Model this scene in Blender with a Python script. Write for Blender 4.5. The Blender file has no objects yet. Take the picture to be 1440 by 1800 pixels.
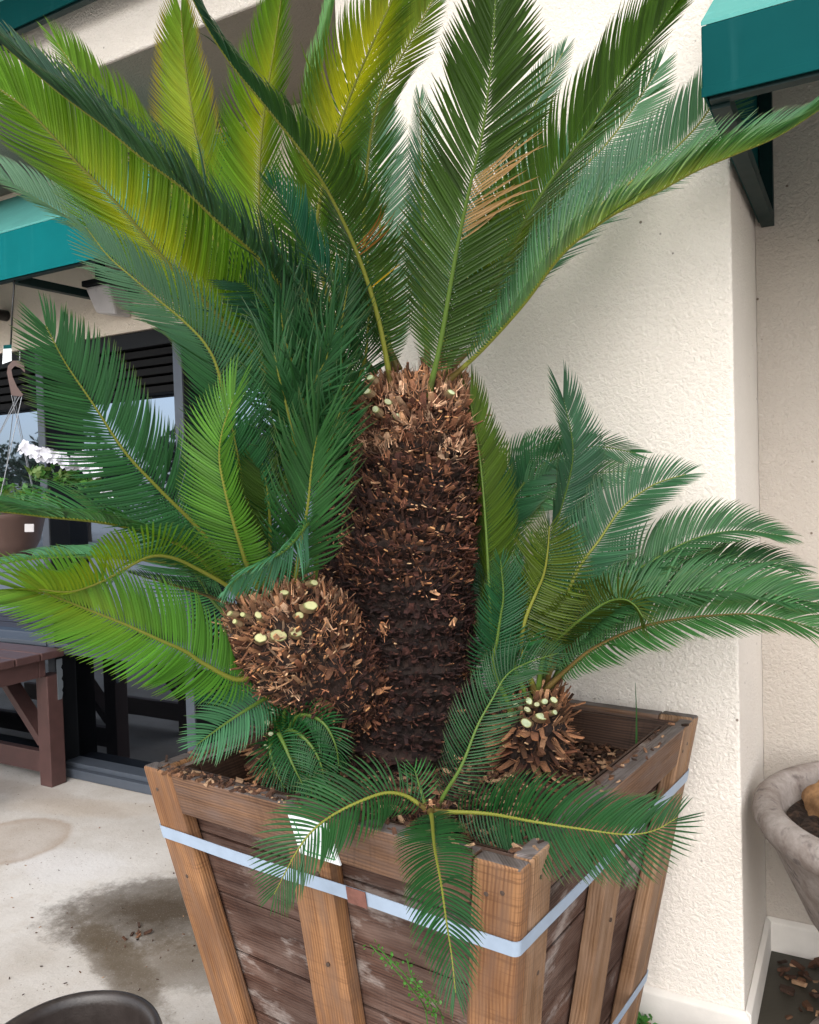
import bpy, bmesh, math, random
import numpy as np
from mathutils import Vector, Matrix
R = math.radians
rng = np.random.default_rng(7)
random.seed(7)
scn = bpy.context.scene
COL = scn.collection

# ------------------------------------------------------------------ camera
FPX, H = 1440.0, 1.5
RT = np.array((0.87468652, 0.48378123, -0.02965161))
UP = np.array((0.01072515, 0.04184286, 0.99906664))
FW = np.array((-0.4845704, 0.87418814, -0.03141076))
cam = bpy.data.objects.new('camera', bpy.data.cameras.new('camera'))
COL.objects.link(cam)
cam.matrix_world = Matrix(((RT[0], UP[0], -FW[0], 0), (RT[1], UP[1], -FW[1], 0), (RT[2], UP[2], -FW[2], H), (0, 0, 0, 1)))
cam.data.sensor_fit = 'HORIZONTAL'; cam.data.sensor_width = 36.0; cam.data.lens = 36.0
cam.data.clip_start = 0.02; cam.data.clip_end = 2000
scn.camera = cam
# ------------------------------------------------------------------ world and sun (bright overcast)
SUN_EL, SUN_AZ = R(40), R(167)      # azimuth measured clockwise from +Y
world = bpy.data.worlds.new('World'); scn.world = world; world.use_nodes = True
wn = world.node_tree; wn.nodes.clear()
sky = wn.nodes.new('ShaderNodeTexSky'); sky.sky_type = 'NISHITA'; sky.sun_disc = False
sky.sun_elevation = SUN_EL; sky.sun_rotation = SUN_AZ; sky.dust_density = 2.0
hs = wn.nodes.new('ShaderNodeHueSaturation'); hs.inputs['Saturation'].default_value = 0.35
bg = wn.nodes.new('ShaderNodeBackground'); bg.inputs['Strength'].default_value = 0.15
wo = wn.nodes.new('ShaderNodeOutputWorld')
wn.links.new(sky.outputs[0], hs.inputs['Color']); wn.links.new(hs.outputs[0], bg.inputs['Color']); wn.links.new(bg.outputs[0], wo.inputs['Surface'])
sl = bpy.data.lights.new('sun', 'SUN'); sl.energy = 0.7; sl.angle = R(75); sl.color = (1, .955, .89)
sun = bpy.data.objects.new('sun', sl); COL.objects.link(sun)
sd = Vector((math.sin(SUN_AZ) * math.cos(SUN_EL), math.cos(SUN_AZ) * math.cos(SUN_EL), math.sin(SUN_EL)))
sun.rotation_euler = (-sd).to_track_quat('-Z', 'Y').to_euler(); sun.location = (-3, -4, 6)
scn.view_settings.view_transform = 'Standard'; scn.view_settings.look = 'None'
scn.view_settings.exposure = 1.24; scn.view_settings.gamma = 1

# ------------------------------------------------------------------ helpers
def at(px, py, D):
    return np.array((0, 0, H)) + (FW + RT * (px - 720) / FPX - UP * (py - 900) / FPX) * D
def atZ(px, py, z):
    d = FW + RT * (px - 720) / FPX - UP * (py - 900) / FPX
    return np.array((0, 0, H)) + d * (z - H) / d[2]
def thing(name, label, cat, loc=(0, 0, 0), group=None):
    o = bpy.data.objects.new(name, None); COL.objects.link(o); o.location = loc
    o['label'] = label; o['category'] = cat
    if group: o['group'] = group
    return o
def tag(o, label, cat, group=None, kind=None):
    o['label'] = label; o['category'] = cat
    if group: o['group'] = group
    if kind: o['kind'] = kind
    return o
def link(name, me, mat, parent=None):
    o = bpy.data.objects.new(name, me); COL.objects.link(o)
    for m in (mat if isinstance(mat, (list, tuple)) else [mat]): me.materials.append(m)
    if parent is not None:
        o.parent = parent
        o.location = -Vector(parent.location) if parent.parent is None else (0, 0, 0)
    return o
def mesh(name, v, f, mat, parent=None, smooth=False, cols=None, uvs=None, mids=None):
    me = bpy.data.meshes.new(name)
    me.from_pydata([tuple(p) for p in np.asarray(v, float)], [], [tuple(int(i) for i in q) for q in f])
    if smooth: me.polygons.foreach_set('use_smooth', np.ones(len(me.polygons), bool))
    if cols is not None:
        a = me.color_attributes.new('Col', 'FLOAT_COLOR', 'POINT')
        c = np.ones((len(v), 4)); c[:, :3] = cols
        a.data.foreach_set('color', c.ravel())
    if uvs is not None:
        uv = me.uv_layers.new(name='UVMap')
        uv.data.foreach_set('uv', np.asarray(uvs, float).ravel())
    if mids is not None: me.polygons.foreach_set('material_index', np.asarray(mids, int))
    me.update()
    return link(name, me, mat, parent)
class MB:
    """collects shapes of ONE part"""
    def __init__(s): s.v = []; s.f = []; s.c = []; s.uv = []
    def add(s, v, f, c=(1, 1, 1), uv=None):
        n = len(s.v); s.v += [tuple(p) for p in v]; s.c += [c] * len(v)
        for q in f: s.f.append(tuple(i + n for i in q))
        for q in f: s.uv += [(0, 0)] * len(q) if uv is None else [uv[i] for i in q]
    def hexa(s, p, c=(1, 1, 1)):
        """8 corners: bottom 4 ccw, top 4 ccw; uv u runs along the longest edge"""
        p = np.asarray(p, float)
        e = [np.linalg.norm(p[1] - p[0]), np.linalg.norm(p[3] - p[0]), np.linalg.norm(p[4] - p[0])]
        k = int(np.argmax(e)); off = random.random() * 50
        F = [(0, 3, 2, 1), (4, 5, 6, 7), (0, 1, 5, 4), (1, 2, 6, 5), (2, 3, 7, 6), (3, 0, 4, 7)]
        cx = np.array([[i, j, l] for l in (0, 1) for (i, j) in ((0, 0), (1, 0), (1, 1), (0, 1))]) * e
        oth = [i for i in range(3) if i != k]
        uv = [(cx[i][k] + off, cx[i][oth[0]] + cx[i][oth[1]] * 1.0 + off * .37) for i in range(8)]
        s.add(p, F, c, uv)
    def box(s, a, b, c=(1, 1, 1)):
        (x0, y0, z0), (x1, y1, z1) = a, b
        s.hexa([(x0, y0, z0), (x1, y0, z0), (x1, y1, z0), (x0, y1, z0), (x0, y0, z1), (x1, y0, z1), (x1, y1, z1), (x0, y1, z1)], c)
    def bar(s, a, b, w, h, up=(0, 0, 1), c=(1, 1, 1)):
        a = np.array(a, float); b = np.array(b, float); t = (b - a) / np.linalg.norm(b - a)
        sd_ = np.cross(t, up); sd_ /= np.linalg.norm(sd_); u = np.cross(sd_, t)
        p = [q + sd_ * i * w / 2 + u * j * h / 2 for q in (a, b) for (i, j) in ((-1, -1), (1, -1), (1, 1), (-1, 1))]
        s.hexa(p, c)
    def tube(s, pts, r, n=8, c=(1, 1, 1), cap=True):
        pts = np.asarray(pts, float); m = len(pts); r = np.broadcast_to(r, (m,))
        T = np.gradient(pts, axis=0); T /= np.linalg.norm(T, axis=1)[:, None]
        ref = np.array((0, 0, 1.)) if abs(T[0][2]) < .9 else np.array((1., 0, 0))
        v = []
        for i in range(m):
            a = np.cross(T[i], ref); a /= np.linalg.norm(a); b = np.cross(T[i], a)
            for k in range(n):
                th = 2 * math.pi * k / n
                v.append(pts[i] + r[i] * (a * math.cos(th) + b * math.sin(th)))
        f = [(i * n + k, i * n + (k + 1) % n, (i + 1) * n + (k + 1) % n, (i + 1) * n + k) for i in range(m - 1) for k in range(n)]
        if cap: f += [tuple(range(n))[::-1], tuple(range((m - 1) * n, m * n))]
        s.add(v, f, c)
    def lathe(s, prof, ctr, n=64, c=(1, 1, 1), wob=0):
        v = []; m = len(prof)
        for (r, z) in prof:
            for k in range(n):
                th = 2 * math.pi * k / n; rr = r * (1 + wob * math.sin(3 * th + 1) + wob * .6 * math.sin(7 * th + z * 9))
                v.append((ctr[0] + rr * math.cos(th), ctr[1] + rr * math.sin(th), ctr[2] + z))
        f = [(i * n + k, i * n + (k + 1) % n, (i + 1) * n + (k + 1) % n, (i + 1) * n + k) for i in range(m - 1) for k in range(n)]
        s.add(v, f, c)
    def build(s, name, mat, parent=None, smooth=False, bevel=0, seg=2):
        o = mesh(name, s.v, s.f, mat, parent, smooth, s.c, s.uv)
        if bevel:
            m = o.modifiers.new('bevel', 'BEVEL'); m.width = bevel; m.segments = seg; m.limit_method = 'ANGLE'
        return o

# ------------------------------------------------------------------ materials
class NT:
    def __init__(s, name):
        s.m = bpy.data.materials.new(name); s.m.use_nodes = True; s.t = s.m.node_tree; s.t.nodes.clear()
        s.out = s.t.nodes.new('ShaderNodeOutputMaterial'); s.b = s.n('ShaderNodeBsdfPrincipled')
        s.l(s.b.outputs[0], s.out.inputs[0])
    def n(s, t, **k):
        x = s.t.nodes.new(t)
        for a, b in k.items(): setattr(x, a, b)
        return x
    def l(s, a, b): s.t.links.new(a, b)
    def set(s, x, i, v):
        if hasattr(v, 'is_output') or hasattr(v, 'node'): s.l(v, x.inputs[i])
        else: x.inputs[i].default_value = v
    def coord(s, kind='Object', scale=(1, 1, 1), loc=(0, 0, 0)):
        if kind == 'World':
            c = s.n('ShaderNodeNewGeometry').outputs['Position']
        else: c = s.n('ShaderNodeTexCoord').outputs[kind]
        m = s.n('ShaderNodeMapping'); s.l(c, m.inputs[0]); m.inputs['Scale'].default_value = scale; m.inputs['Location'].default_value = loc
        return m.outputs[0]
    def noise(s, co, sc, det=4, rough=.55, dist=0.):
        x = s.n('ShaderNodeTexNoise'); s.l(co, x.inputs['Vector']); x.inputs['Scale'].default_value = sc
        x.inputs['Detail'].default_value = det; x.inputs['Roughness'].default_value = rough; x.inputs['Distortion'].default_value = dist
        return x.outputs['Fac']
    def vor(s, co, sc, feat='F1', out='Distance', rnd=1.):
        x = s.n('ShaderNodeTexVoronoi', feature=feat); s.l(co, x.inputs['Vector']); x.inputs['Scale'].default_value = sc
        x.inputs['Randomness'].default_value = rnd
        return x.outputs[out]
    def ramp(s, fac, stops, interp='LINEAR'):
        x = s.n('ShaderNodeValToRGB'); s.l(fac, x.inputs[0]); e = x.color_ramp.elements; x.color_ramp.interpolation = interp
        while len(e) < len(stops): e.new(.5)
        for k, (p, c) in zip(e, stops):
            k.position = p; k.color = (c, c, c, 1) if isinstance(c, (int, float)) else (*c, 1)
        return x.outputs[0]
    def mix(s, fac, a, b, mode='MIX'):
        x = s.n('ShaderNodeMix', data_type='RGBA', blend_type=mode); x.clamp_factor = True
        for i, v in ((0, fac), (6, a), (7, b)):
            if isinstance(v, tuple): v = (*v, 1)
            s.set(x, i, v)
        return x.outputs[2]
    def math(s, op, a, b=0., c=0., clamp=False):
        x = s.n('ShaderNodeMath', operation=op, use_clamp=clamp)
        for i, v in ((0, a), (1, b), (2, c)): s.set(x, i, v)
        return x.outputs[0]
    def bump(s, h, strength=.5, dist=.01, nrm=None):
        x = s.n('ShaderNodeBump'); x.inputs['Strength'].default_value = strength; x.inputs['Distance'].default_value = dist
        s.l(h, x.inputs['Height'])
        if nrm is not None: s.l(nrm, x.inputs['Normal'])
        return x.outputs[0]
    def fin(s, col=None, rough=None, nrm=None, spec=None, metal=None):
        b = s.b.inputs
        if col is not None: s.set(s.b, 'Base Color', (*col, 1) if isinstance(col, tuple) else col)
        if rough is not None: s.set(s.b, 'Roughness', rough)
        if nrm is not None: s.l(nrm, b['Normal'])
        if spec is not None: s.set(s.b, 'Specular IOR Level', spec)
        if metal is not None: s.set(s.b, 'Metallic', metal)
        return s.m

def plain(name, col, rough=.5, spec=.5, metal=0., var=.15, sc=12, bump=0):
    m = NT(name); co = m.coord('Object'); nz = m.noise(co, sc, 5)
    c = m.mix(nz, tuple(x * (1 - var * 1.6) for x in col), tuple(min(1, x * (1 + var)) for x in col))
    nr = m.bump(m.noise(co, sc * 9, 3), bump, .002) if bump else None
    r = m.math('MULTIPLY_ADD', nz, .25, rough - .12, clamp=True)
    return m.fin(c, r, nr, spec, metal)

def stucco(name, col, sc=95, strength=.55, specks=True):
    m = NT(name); co = m.coord('World')
    big = m.noise(co, 1.3, 5, .6); med = m.noise(co, 9, 4)
    c = m.mix(big, tuple(x * .93 for x in col), tuple(min(1, x * 1.05) for x in col))
    c = m.mix(m.ramp(med, [(.35, .12), (.6, 0.)]), c, tuple(x * y for x, y in zip(col, (.86, .83, .80))))
    if specks:
        v = m.vor(co, 16, out='Distance'); w = m.noise(co, 2.3, 3)
        mask = m.math('MULTIPLY', m.ramp(v, [(.045, 1.), (.075, 0.)]), m.ramp(w, [(.5, 0.), (.58, .85)]))
        c = m.mix(mask, c, (.10, .06, .035))
        # soil splash on the wall just above the planter rim
        sx = m.n('ShaderNodeSeparateXYZ'); m.l(m.coord('World'), sx.inputs[0])
        zb = m.ramp(m.math('MULTIPLY', sx.outputs[2], 1.), [(.0, .75), (.15, .2), (.8, .0), (.93, .55), (1., .12)])
        v2 = m.vor(co, 75); mk = m.math('MULTIPLY', m.ramp(v2, [(.10, 1.), (.2, 0.)]), zb)
        mk = m.math('MULTIPLY', mk, m.ramp(m.noise(co, 7, 3), [(.46, 0.), (.6, .9)]))
        c = m.mix(mk, c, (.09, .06, .04))
    h = m.noise(co, sc, 4, .6, .6); h2 = m.noise(co, sc * 3, 2); h3 = m.vor(co, sc * .7, 'SMOOTH_F1')
    hh = m.math('ADD', m.math('MULTIPLY', m.ramp(h, [(.36, 0.), (.62, 1.)]), 1.), m.math('ADD', m.math('MULTIPLY', h2, .25), m.math('MULTIPLY', h3, .5)))
    c = m.mix(m.ramp(h, [(.3, .22), (.5, 0.)]), c, tuple(x * .8 for x in col))
    return m.fin(c, .85, m.bump(hh, strength, .0055), .25)

def wood(name, light, dark, rough=.6, grain=1., grey=None, greyamt=.5, white=0, blotch=None):
    m = NT(name); co = m.coord('UV')
    mp = m.n('ShaderNodeMapping'); m.l(co, mp.inputs[0]); mp.inputs['Scale'].default_value = (1.6, 26, 1)
    warp = m.noise(m.coord('UV', (2.2, 9, 1)), 1.5, 3)
    n1 = m.noise(mp.outputs[0], 1.6, 4, .6, .8)
    wv = m.n('ShaderNodeTexWave', wave_type='BANDS', bands_direction='Y'); m.l(m.coord('UV', (.35, 1, 1)), wv.inputs[0])
    wv.inputs['Scale'].default_value = 46; wv.inputs['Distortion'].default_value = 9; wv.inputs['Detail'].default_value = 3; wv.inputs['Detail Scale'].default_value = .22
    fine = m.noise(m.coord('UV', (5, 420, 1)), 1., 3); mid_ = m.noise(m.coord('UV', (2.5, 120, 1)), 1., 4, .6, .4)
    g = m.math('ADD', m.math('MULTIPLY', wv.outputs['Fac'], .20), m.math('ADD', m.math('MULTIPLY', n1, .38), m.math('ADD', m.math('MULTIPLY', fine, .24), m.math('MULTIPLY', mid_, .46))))
    c = m.mix(m.ramp(g, [(.46, 1.), (.70, 0.)]), light, dark)
    saw = m.noise(m.coord('UV', (160, 7, 1)), 1., 3); c = m.mix(m.math('MULTIPLY', m.ramp(saw, [(.5, 0.), (.62, .55)]), m.ramp(m.noise(m.coord('World'), 5, 3), [(.42, 0.), (.6, 1.)])), c, tuple(x * .7 for x in dark))
    c = m.mix(m.ramp(warp, [(.35, .55), (.65, 0.)]), c, tuple(x * .55 for x in dark))
    if grey: c = m.mix(m.math('MULTIPLY', m.ramp(m.noise(m.coord('UV', (3, 14, 1)), 2.4, 4), [(.42, 0.), (.66, 1.)]), greyamt), c, grey)
    if white: c = m.mix(m.math('MULTIPLY', m.ramp(m.noise(m.coord('World', (4, 4, 9)), 1.3, 6, .7), [(.53, 0.), (.64, 1.)]), white), c, (.62, .56, .52))
    if blotch: c = m.mix(m.ramp(m.noise(m.coord('World'), 9, 5, .6), [(.56, 0.), (.7, blotch)]), c, (.012, .009, .008))
    c = m.mix(m.ramp(m.noise(m.coord('World'), 3.2, 4, .6), [(.4, 0.), (.68, .6)]), c, tuple(x * .8 for x in dark))
    # knots
    kn = m.vor(m.coord('UV', (2.6, 9, 1)), 1.35)
    c = m.mix(m.ramp(kn, [(.04, .85), (.09, 0.)]), c, tuple(x * .35 for x in dark))
    nr = m.bump(g, .55 * grain, .0035)
    return m.fin(c, rough, nr, .3)

def leafmat():
    m = NT('cycad_leaf'); a = m.n('ShaderNodeAttribute', attribute_name='Col')
    nz = m.noise(m.coord('Object'), 26, 3)
    c = m.mix(nz, a.outputs['Color'], (1.25, 1.2, 1.1), 'MULTIPLY'); c = m.mix(.35, a.outputs['Color'], c)
    m.fin(c, .40, None, .32)
    tr = m.n('ShaderNodeBsdfTranslucent'); c2 = m.mix(1., c, (1.55, 1.65, .6), 'MULTIPLY'); m.l(c2, tr.inputs[0])
    mx = m.n('ShaderNodeMixShader'); mx.inputs[0].default_value = .34
    m.l(m.b.outputs[0], mx.inputs[1]); m.l(tr.outputs[0], mx.inputs[2]); m.l(mx.outputs[0], m.out.inputs[0])
    return m.m
def colmat(name, rough=.8, spec=.25, sc=60, bump=.6, amp=.5):
    m = NT(name); a = m.n('ShaderNodeAttribute', attribute_name='Col'); co = m.coord('World')
    n1 = m.noise(co, sc, 5, .65)
    c = m.mix(m.ramp(n1, [(.3, amp), (.62, 0.)]), a.outputs['Color'], (.012, .008, .007))
    return m.fin(c, rough, m.bump(m.noise(co, sc * 4, 4, .6), bump, .004), spec)

M = {}
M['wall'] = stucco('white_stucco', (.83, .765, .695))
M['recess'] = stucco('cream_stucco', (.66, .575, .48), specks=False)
M['shade_stucco'] = stucco('recess_shade_stucco', (.52, .465, .41))  # wall stucco made darker, the shade of the recess is in the colour
M['trim'] = plain('painted_base', (.72, .68, .63), .7, .3, var=.12, bump=.3)
def canvas(name, col):
    m = NT(name); st = m.noise(m.coord('World', (16, 16, .6)), 1.5, 4, .6); bl = m.noise(m.coord('World'), 3, 5, .6)
    c = m.mix(m.ramp(st, [(.56, 0.), (.74, .35)]), col, tuple(x * 1.4 + .02 for x in col)); c = m.mix(m.ramp(bl, [(.4, .3), (.65, 0.)]), c, tuple(x * .65 for x in col))
    wv = m.n('ShaderNodeTexWave', wave_type='BANDS', bands_direction='DIAGONAL'); m.l(m.coord('World'), wv.inputs[0]); wv.inputs['Scale'].default_value = 260
    sag = m.noise(m.coord('World', (2.5, 2.5, 5)), 1.2, 2)
    return m.fin(c, .72, m.bump(sag, .25, .03, m.bump(wv.outputs['Fac'], .15, .001)), .08)
M['teal'] = canvas('teal_canvas', (.0, .058, .060))
M['tealtop'] = canvas('sky_glare_teal_canvas', (.10, .33, .30))  # canopy tops: glare of the sky painted in as a paler teal
M['tealdark'] = plain('dark_green_steel', (.002, .018, .018), .5, .3)
M['teallight'] = canvas('bright_teal_canvas', (.0, .135, .145))
M['frame'] = plain('dark_bronze_frame', (.007, .008, .010), .6, .2, var=.2)
M['framel'] = plain('grey_frame_front', (.055, .066, .085), .5, .4, var=.2)
def glass(name, tint, dark):
    m = NT(name); m.fin(dark, .25, None, .4)
    gl = m.n('ShaderNodeBsdfGlossy'); gl.inputs['Color'].default_value = (*tint, 1); gl.inputs['Roughness'].default_value = .015
    nr = m.bump(m.noise(m.coord('World'), 1.7, 2), .06, .02); m.l(nr, gl.inputs['Normal'])
    mx = m.n('ShaderNodeMixShader'); mx.inputs[0].default_value = .85
    m.l(m.b.outputs[0], mx.inputs[1]); m.l(gl.outputs[0], mx.inputs[2]); m.l(mx.outputs[0], m.out.inputs[0])
    return m.m
M['glass'] = glass('mirror_window_glass', (.30, .37, .48), (.01, .012, .015))
M['glassdark'] = glass('tinted_lower_glass', (.07, .082, .10), (.008, .009, .012))
M['shutter'] = plain('black_shutter', (.004, .004, .0045), .7, .15)
M['paintwood'] = plain('brown_painted_wood', (.085, .042, .038), .5, .4, var=.25, sc=18, bump=.2)
M['galv'] = plain('galvanised_steel', (.32, .36, .40), .4, .5, metal=.7)
M['black'] = plain('black_plastic', (.008, .008, .009), .4, .5)
M['brownplastic'] = plain('brown_plastic', (.10, .06, .05), .45, .4)
M['wire'] = plain('grey_wire', (.22, .23, .25), .4, .5, metal=.4)
M['white'] = plain('white_paper', (.78, .82, .84), .6, .3, var=.05)
M['petal'] = plain('white_petal', (.62, .62, .68), .7, .2, var=.05)
M['lamp'] = plain('grey_lamp_glass', (.42, .40, .40), .3, .5)
M['strap'] = plain('pale_blue_strap', (.31, .385, .49), .42, .5, var=.12, sc=30)
M['rust'] = plain('brown_strap_tape', (.20, .09, .07), .7, .2, var=.35, sc=70, bump=.5)
M['wood'] = wood('orange_cedar', (.40, .205, .092), (.15, .062, .026), grey=(.17, .10, .065), greyamt=.8)
M['wood2'] = wood('pale_cedar', (.37, .22, .125), (.15, .075, .035), grey=(.30, .20, .14), greyamt=.6)
M['woodrail'] = wood('weathered_cedar_rail', (.25, .135, .075), (.085, .042, .024), grey=(.15, .10, .08), greyamt=.9)
M['woodtop'] = wood('dirty_rail_top', (.13, .105, .095), (.06, .046, .042), grey=(.18, .155, .15), greyamt=.8)
M['woodboard'] = wood('damp_brown_board', (.115, .058, .040), (.036, .018, .014), grey=(.16, .105, .085), greyamt=.8, white=.38)
M['woodin'] = wood('wet_inner_board', (.075, .04, .026), (.02, .011, .008), blotch=.95)
M['leaf'] = leafmat()
M['bark'] = colmat('palm_leaf_bases', .75, .35, 140, 1., .38)
M['chip'] = colmat('bark_chip_wood', .75, .25, 90, .5, .35)
M['stub'] = colmat('cut_petiole', .5, .4, 120, .3, .1)
def soilmat():
    m = NT('dark_mulch'); co = m.coord('World'); n1 = m.noise(co, 45, 6, .7); v = m.vor(co, 70)
    c = m.ramp(n1, [(.3, (.008, .006, .005)), (.55, (.035, .02, .013)), (.75, (.10, .055, .03))])
    return m.fin(c, .8, m.bump(m.math('ADD', n1, v), 1., .012), .3)
M['soil'] = soilmat()
def concrete():
    m = NT('stained_concrete'); co = m.coord('World')
    big = m.noise(co, 1.6, 6, .62); n2 = m.noise(co, 7, 6, .65); n3 = m.noise(co, 60, 4)
    c = m.mix(m.ramp(big, [(.35, 0.), (.62, 1.)]), (.40, .36, .315), (.57, .54, .505))
    c = m.mix(m.ramp(n2, [(.52, 0.), (.7, .45)]), c, (.42, .37, .32))
    c = m.mix(m.ramp(n3, [(.6, 0.), (.75, .25)]), c, (.28, .23, .19))
    def blob(cx, cy, rx, ry, ang, lo, hi, warp=.55):
        d = m.n('ShaderNodeMapping', vector_type='TEXTURE'); m.l(m.n('ShaderNodeNewGeometry').outputs['Position'], d.inputs[0])
        d.inputs['Location'].default_value = (cx, cy, 0); d.inputs['Rotation'].default_value = (0, 0, ang); d.inputs['Scale'].default_value = (rx, ry, 1000)
        ln = m.n('ShaderNodeVectorMath', operation='LENGTH'); m.l(d.outputs[0], ln.inputs[0])
        w = m.math('MULTIPLY_ADD', m.noise(co, 9, 11, .8), warp * 2.4, -warp * 1.2)
        return m.math('ADD', ln.outputs['Value'], w), m
    for (px, py, rx, ry, ang, col, amt) in STAINS:
        p = atZ(px, py, 0); d, _ = blob(p[0], p[1], rx, ry, ang, 0, 1)
        c = m.mix(m.ramp(d, [(.2, amt), (.7, amt * .75), (1.02, 0.)]), c, col)
    # rusty ring left by a pot
    p = atZ(20, 1478, 0); d, _ = blob(p[0], p[1], .26, .26, 0, 0, 1, .12)
    c = m.mix(m.ramp(d, [(.0, .25), (.7, .35), (.9, .6), (1.02, .0)]), c, (.30, .215, .15))
    gr = m.noise(co, 170, 3, .7); c = m.mix(m.ramp(gr, [(.58, 0.), (.72, .45)]), c, (.17, .14, .115)); c = m.mix(m.ramp(gr, [(.28, .35), (.4, 0.)]), c, (.72, .69, .66))
    pit = m.vor(co, 48); c = m.mix(m.math('MULTIPLY', m.ramp(pit, [(.07, .8), (.12, 0.)]), m.ramp(m.noise(co, 4, 3), [(.48, 0.), (.58, 1.)])), c, (.16, .12, .09))
    v = m.vor(co, 22); w = m.noise(co, 3, 2)
    c = m.mix(m.math('MULTIPLY', m.ramp(v, [(.05, .9), (.09, 0.)]), m.ramp(w, [(.45, 0.), (.55, 1.)])), c, (.12, .075, .05))
    return m.fin(c, m.ramp(n2, [(.3, .55), (.7, .8)]), m.bump(m.math('ADD', n3, n2), .25, .006), .35)
STAINS = [(285, 1600, .46, .30, .5, (.050, .033, .017), .97), (205, 1690, .42, .09, -.4, (.085, .060, .034), .9), (340, 1690, .30, .18, .3, (.11, .082, .052), .8),
          (150, 1420, .5, .12, .3, (.46, .38, .30), .5), (120, 1520, .30, .16, .2, (.62, .60, .59), .6), (60, 1395, .8, .10, 0, (.36, .30, .25), .5)]
M['concrete'] = concrete()
M['asphalt'] = plain('grey_paving', (.40, .38, .35), .85, .3, var=.15, sc=3)
M['damp'] = plain('damp_dark_floor', (.045, .040, .030), .55, .4, var=.35, sc=9, bump=.6)
M['bowl'] = NT('weathered_cast_stone')
_m = M['bowl']; _co = _m.coord('World'); _n = _m.noise(_co, 14, 6, .7); _g = _m.n('ShaderNodeNewGeometry')
_sx = _m.n('ShaderNodeSeparateXYZ'); _m.l(_g.outputs['Normal'], _sx.inputs[0])
_c = _m.mix(_m.ramp(_n, [(.35, 0.), (.65, 1.)]), (.195, .158, .138), (.35, .312, .29))
_c = _m.mix(_m.ramp(_m.noise(_co, 30, 4), [(.58, 0.), (.7, .8)]), _c, (.11, .09, .085))
M['bowl'] = _m.fin(_c, .75, _m.bump(_m.noise(_co, 70, 5), .5, .005), .3)
M['glaze'] = plain('dark_glazed_clay', (.035, .027, .024), .38, .5, var=.4, sc=22, bump=.3)

# ------------------------------------------------------------------ ground
g = MB(); g.add([(-150, -150, -.012), (150, -150, -.012), (150, 60, -.012), (-150, 60, -.012)], [(0, 1, 2, 3)])
o = g.build('ground', M['asphalt']); o['kind'] = 'structure'
g = MB(); g.box((-9, -3.2, -.15), (3.2, 2.9, 0)); o = g.build('patio', M['concrete']); o['kind'] = 'structure'
g = MB(); g.add([(-.268, 1.75, .004), (2.5, 1.75, .004), (2.5, 2.76, .004), (-.268, 2.76, .004), (-.75, 1.98, .004), (-.75, 2.215, .004), (-.268, 2.215, .004), (-.268, 1.98, .004)], [(0, 1, 2, 3), (4, 7, 6, 5)])
o = g.build('damp_ground', M['damp']); o['kind'] = 'structure'

# ------------------------------------------------------------------ building
YM, YW, YR, ZS = 2.232, 2.878, 2.766, 3.14
XC, XL = -.284, -1.457
bld = thing('stucco_building', 'cream stucco building with dark framed windows behind the palm', 'building', (-1, YM, 0))
poly = [(XC, 0), (XC, 6), (-9, 6), (-9, ZS), (XL, ZS), (XL, 0)]
v = [(x, y, z) for y in (YM, 3.4) for (x, z) in poly]
f = [tuple(range(6)), tuple(range(11, 5, -1))] + [(i, i + 6, (i + 1) % 6 + 6, (i + 1) % 6) for i in range(6)]
wo_ = mesh('front_wall', v, f, M['wall'], bld)
mb = wo_.modifiers.new('bevel', 'BEVEL'); mb.width = .008; mb.segments = 3; mb.limit_method = 'ANGLE'
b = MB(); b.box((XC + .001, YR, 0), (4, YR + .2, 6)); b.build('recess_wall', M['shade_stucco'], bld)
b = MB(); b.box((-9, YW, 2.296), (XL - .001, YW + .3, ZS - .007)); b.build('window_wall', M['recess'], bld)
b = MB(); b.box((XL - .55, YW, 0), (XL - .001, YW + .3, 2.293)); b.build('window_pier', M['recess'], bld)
b = MB()
tp = [(YM - .016, .104), (YM - .006, .112)]
b.hexa([(XL, YM - .018, 0), (XC + .016, YM - .018, 0), (XC + .016, YM - .001, 0), (XL, YM - .001, 0), (XL, YM - .018, .100), (XC + .016, YM - .018, .100), (XC + .004, YM - .001, .112), (XL, YM - .001, .112)])
b.hexa([(XC + .001, YM + .0, 0), (XC + .016, YM + .0, 0), (XC + .016, YR - .016, 0), (XC + .001, YR - .016, 0), (XC + .001, YM, .112), (XC + .016, YM, .100), (XC + .016, YR - .016, .100), (XC + .001, YR - .016, .112)])
b.hexa([(XC + .001, YR - .016, 0), (3.9, YR - .016, 0), (3.9, YR - .001, 0), (XC + .001, YR - .001, 0), (XC + .001, YR - .016, .095), (3.9, YR - .016, .095), (3.9, YR - .001, .108), (XC + .001, YR - .001, .108)])
b.build('base_trim', M['trim'], bld, bevel=.004)
M['soffit'] = stucco('soffit_shade_stucco', (.26, .23, .195), specks=False)  # dark base colour carries the shade under the overhang
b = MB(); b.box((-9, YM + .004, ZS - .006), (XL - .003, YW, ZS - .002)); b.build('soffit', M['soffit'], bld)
b = MB(); b.box((-9, 1.22, 3.64), (4, YM - .001, 3.80)); b.build('unseen_shade_slab', M['trim'], bld)  # added above the frame to shade the wall top and fascia
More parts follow.
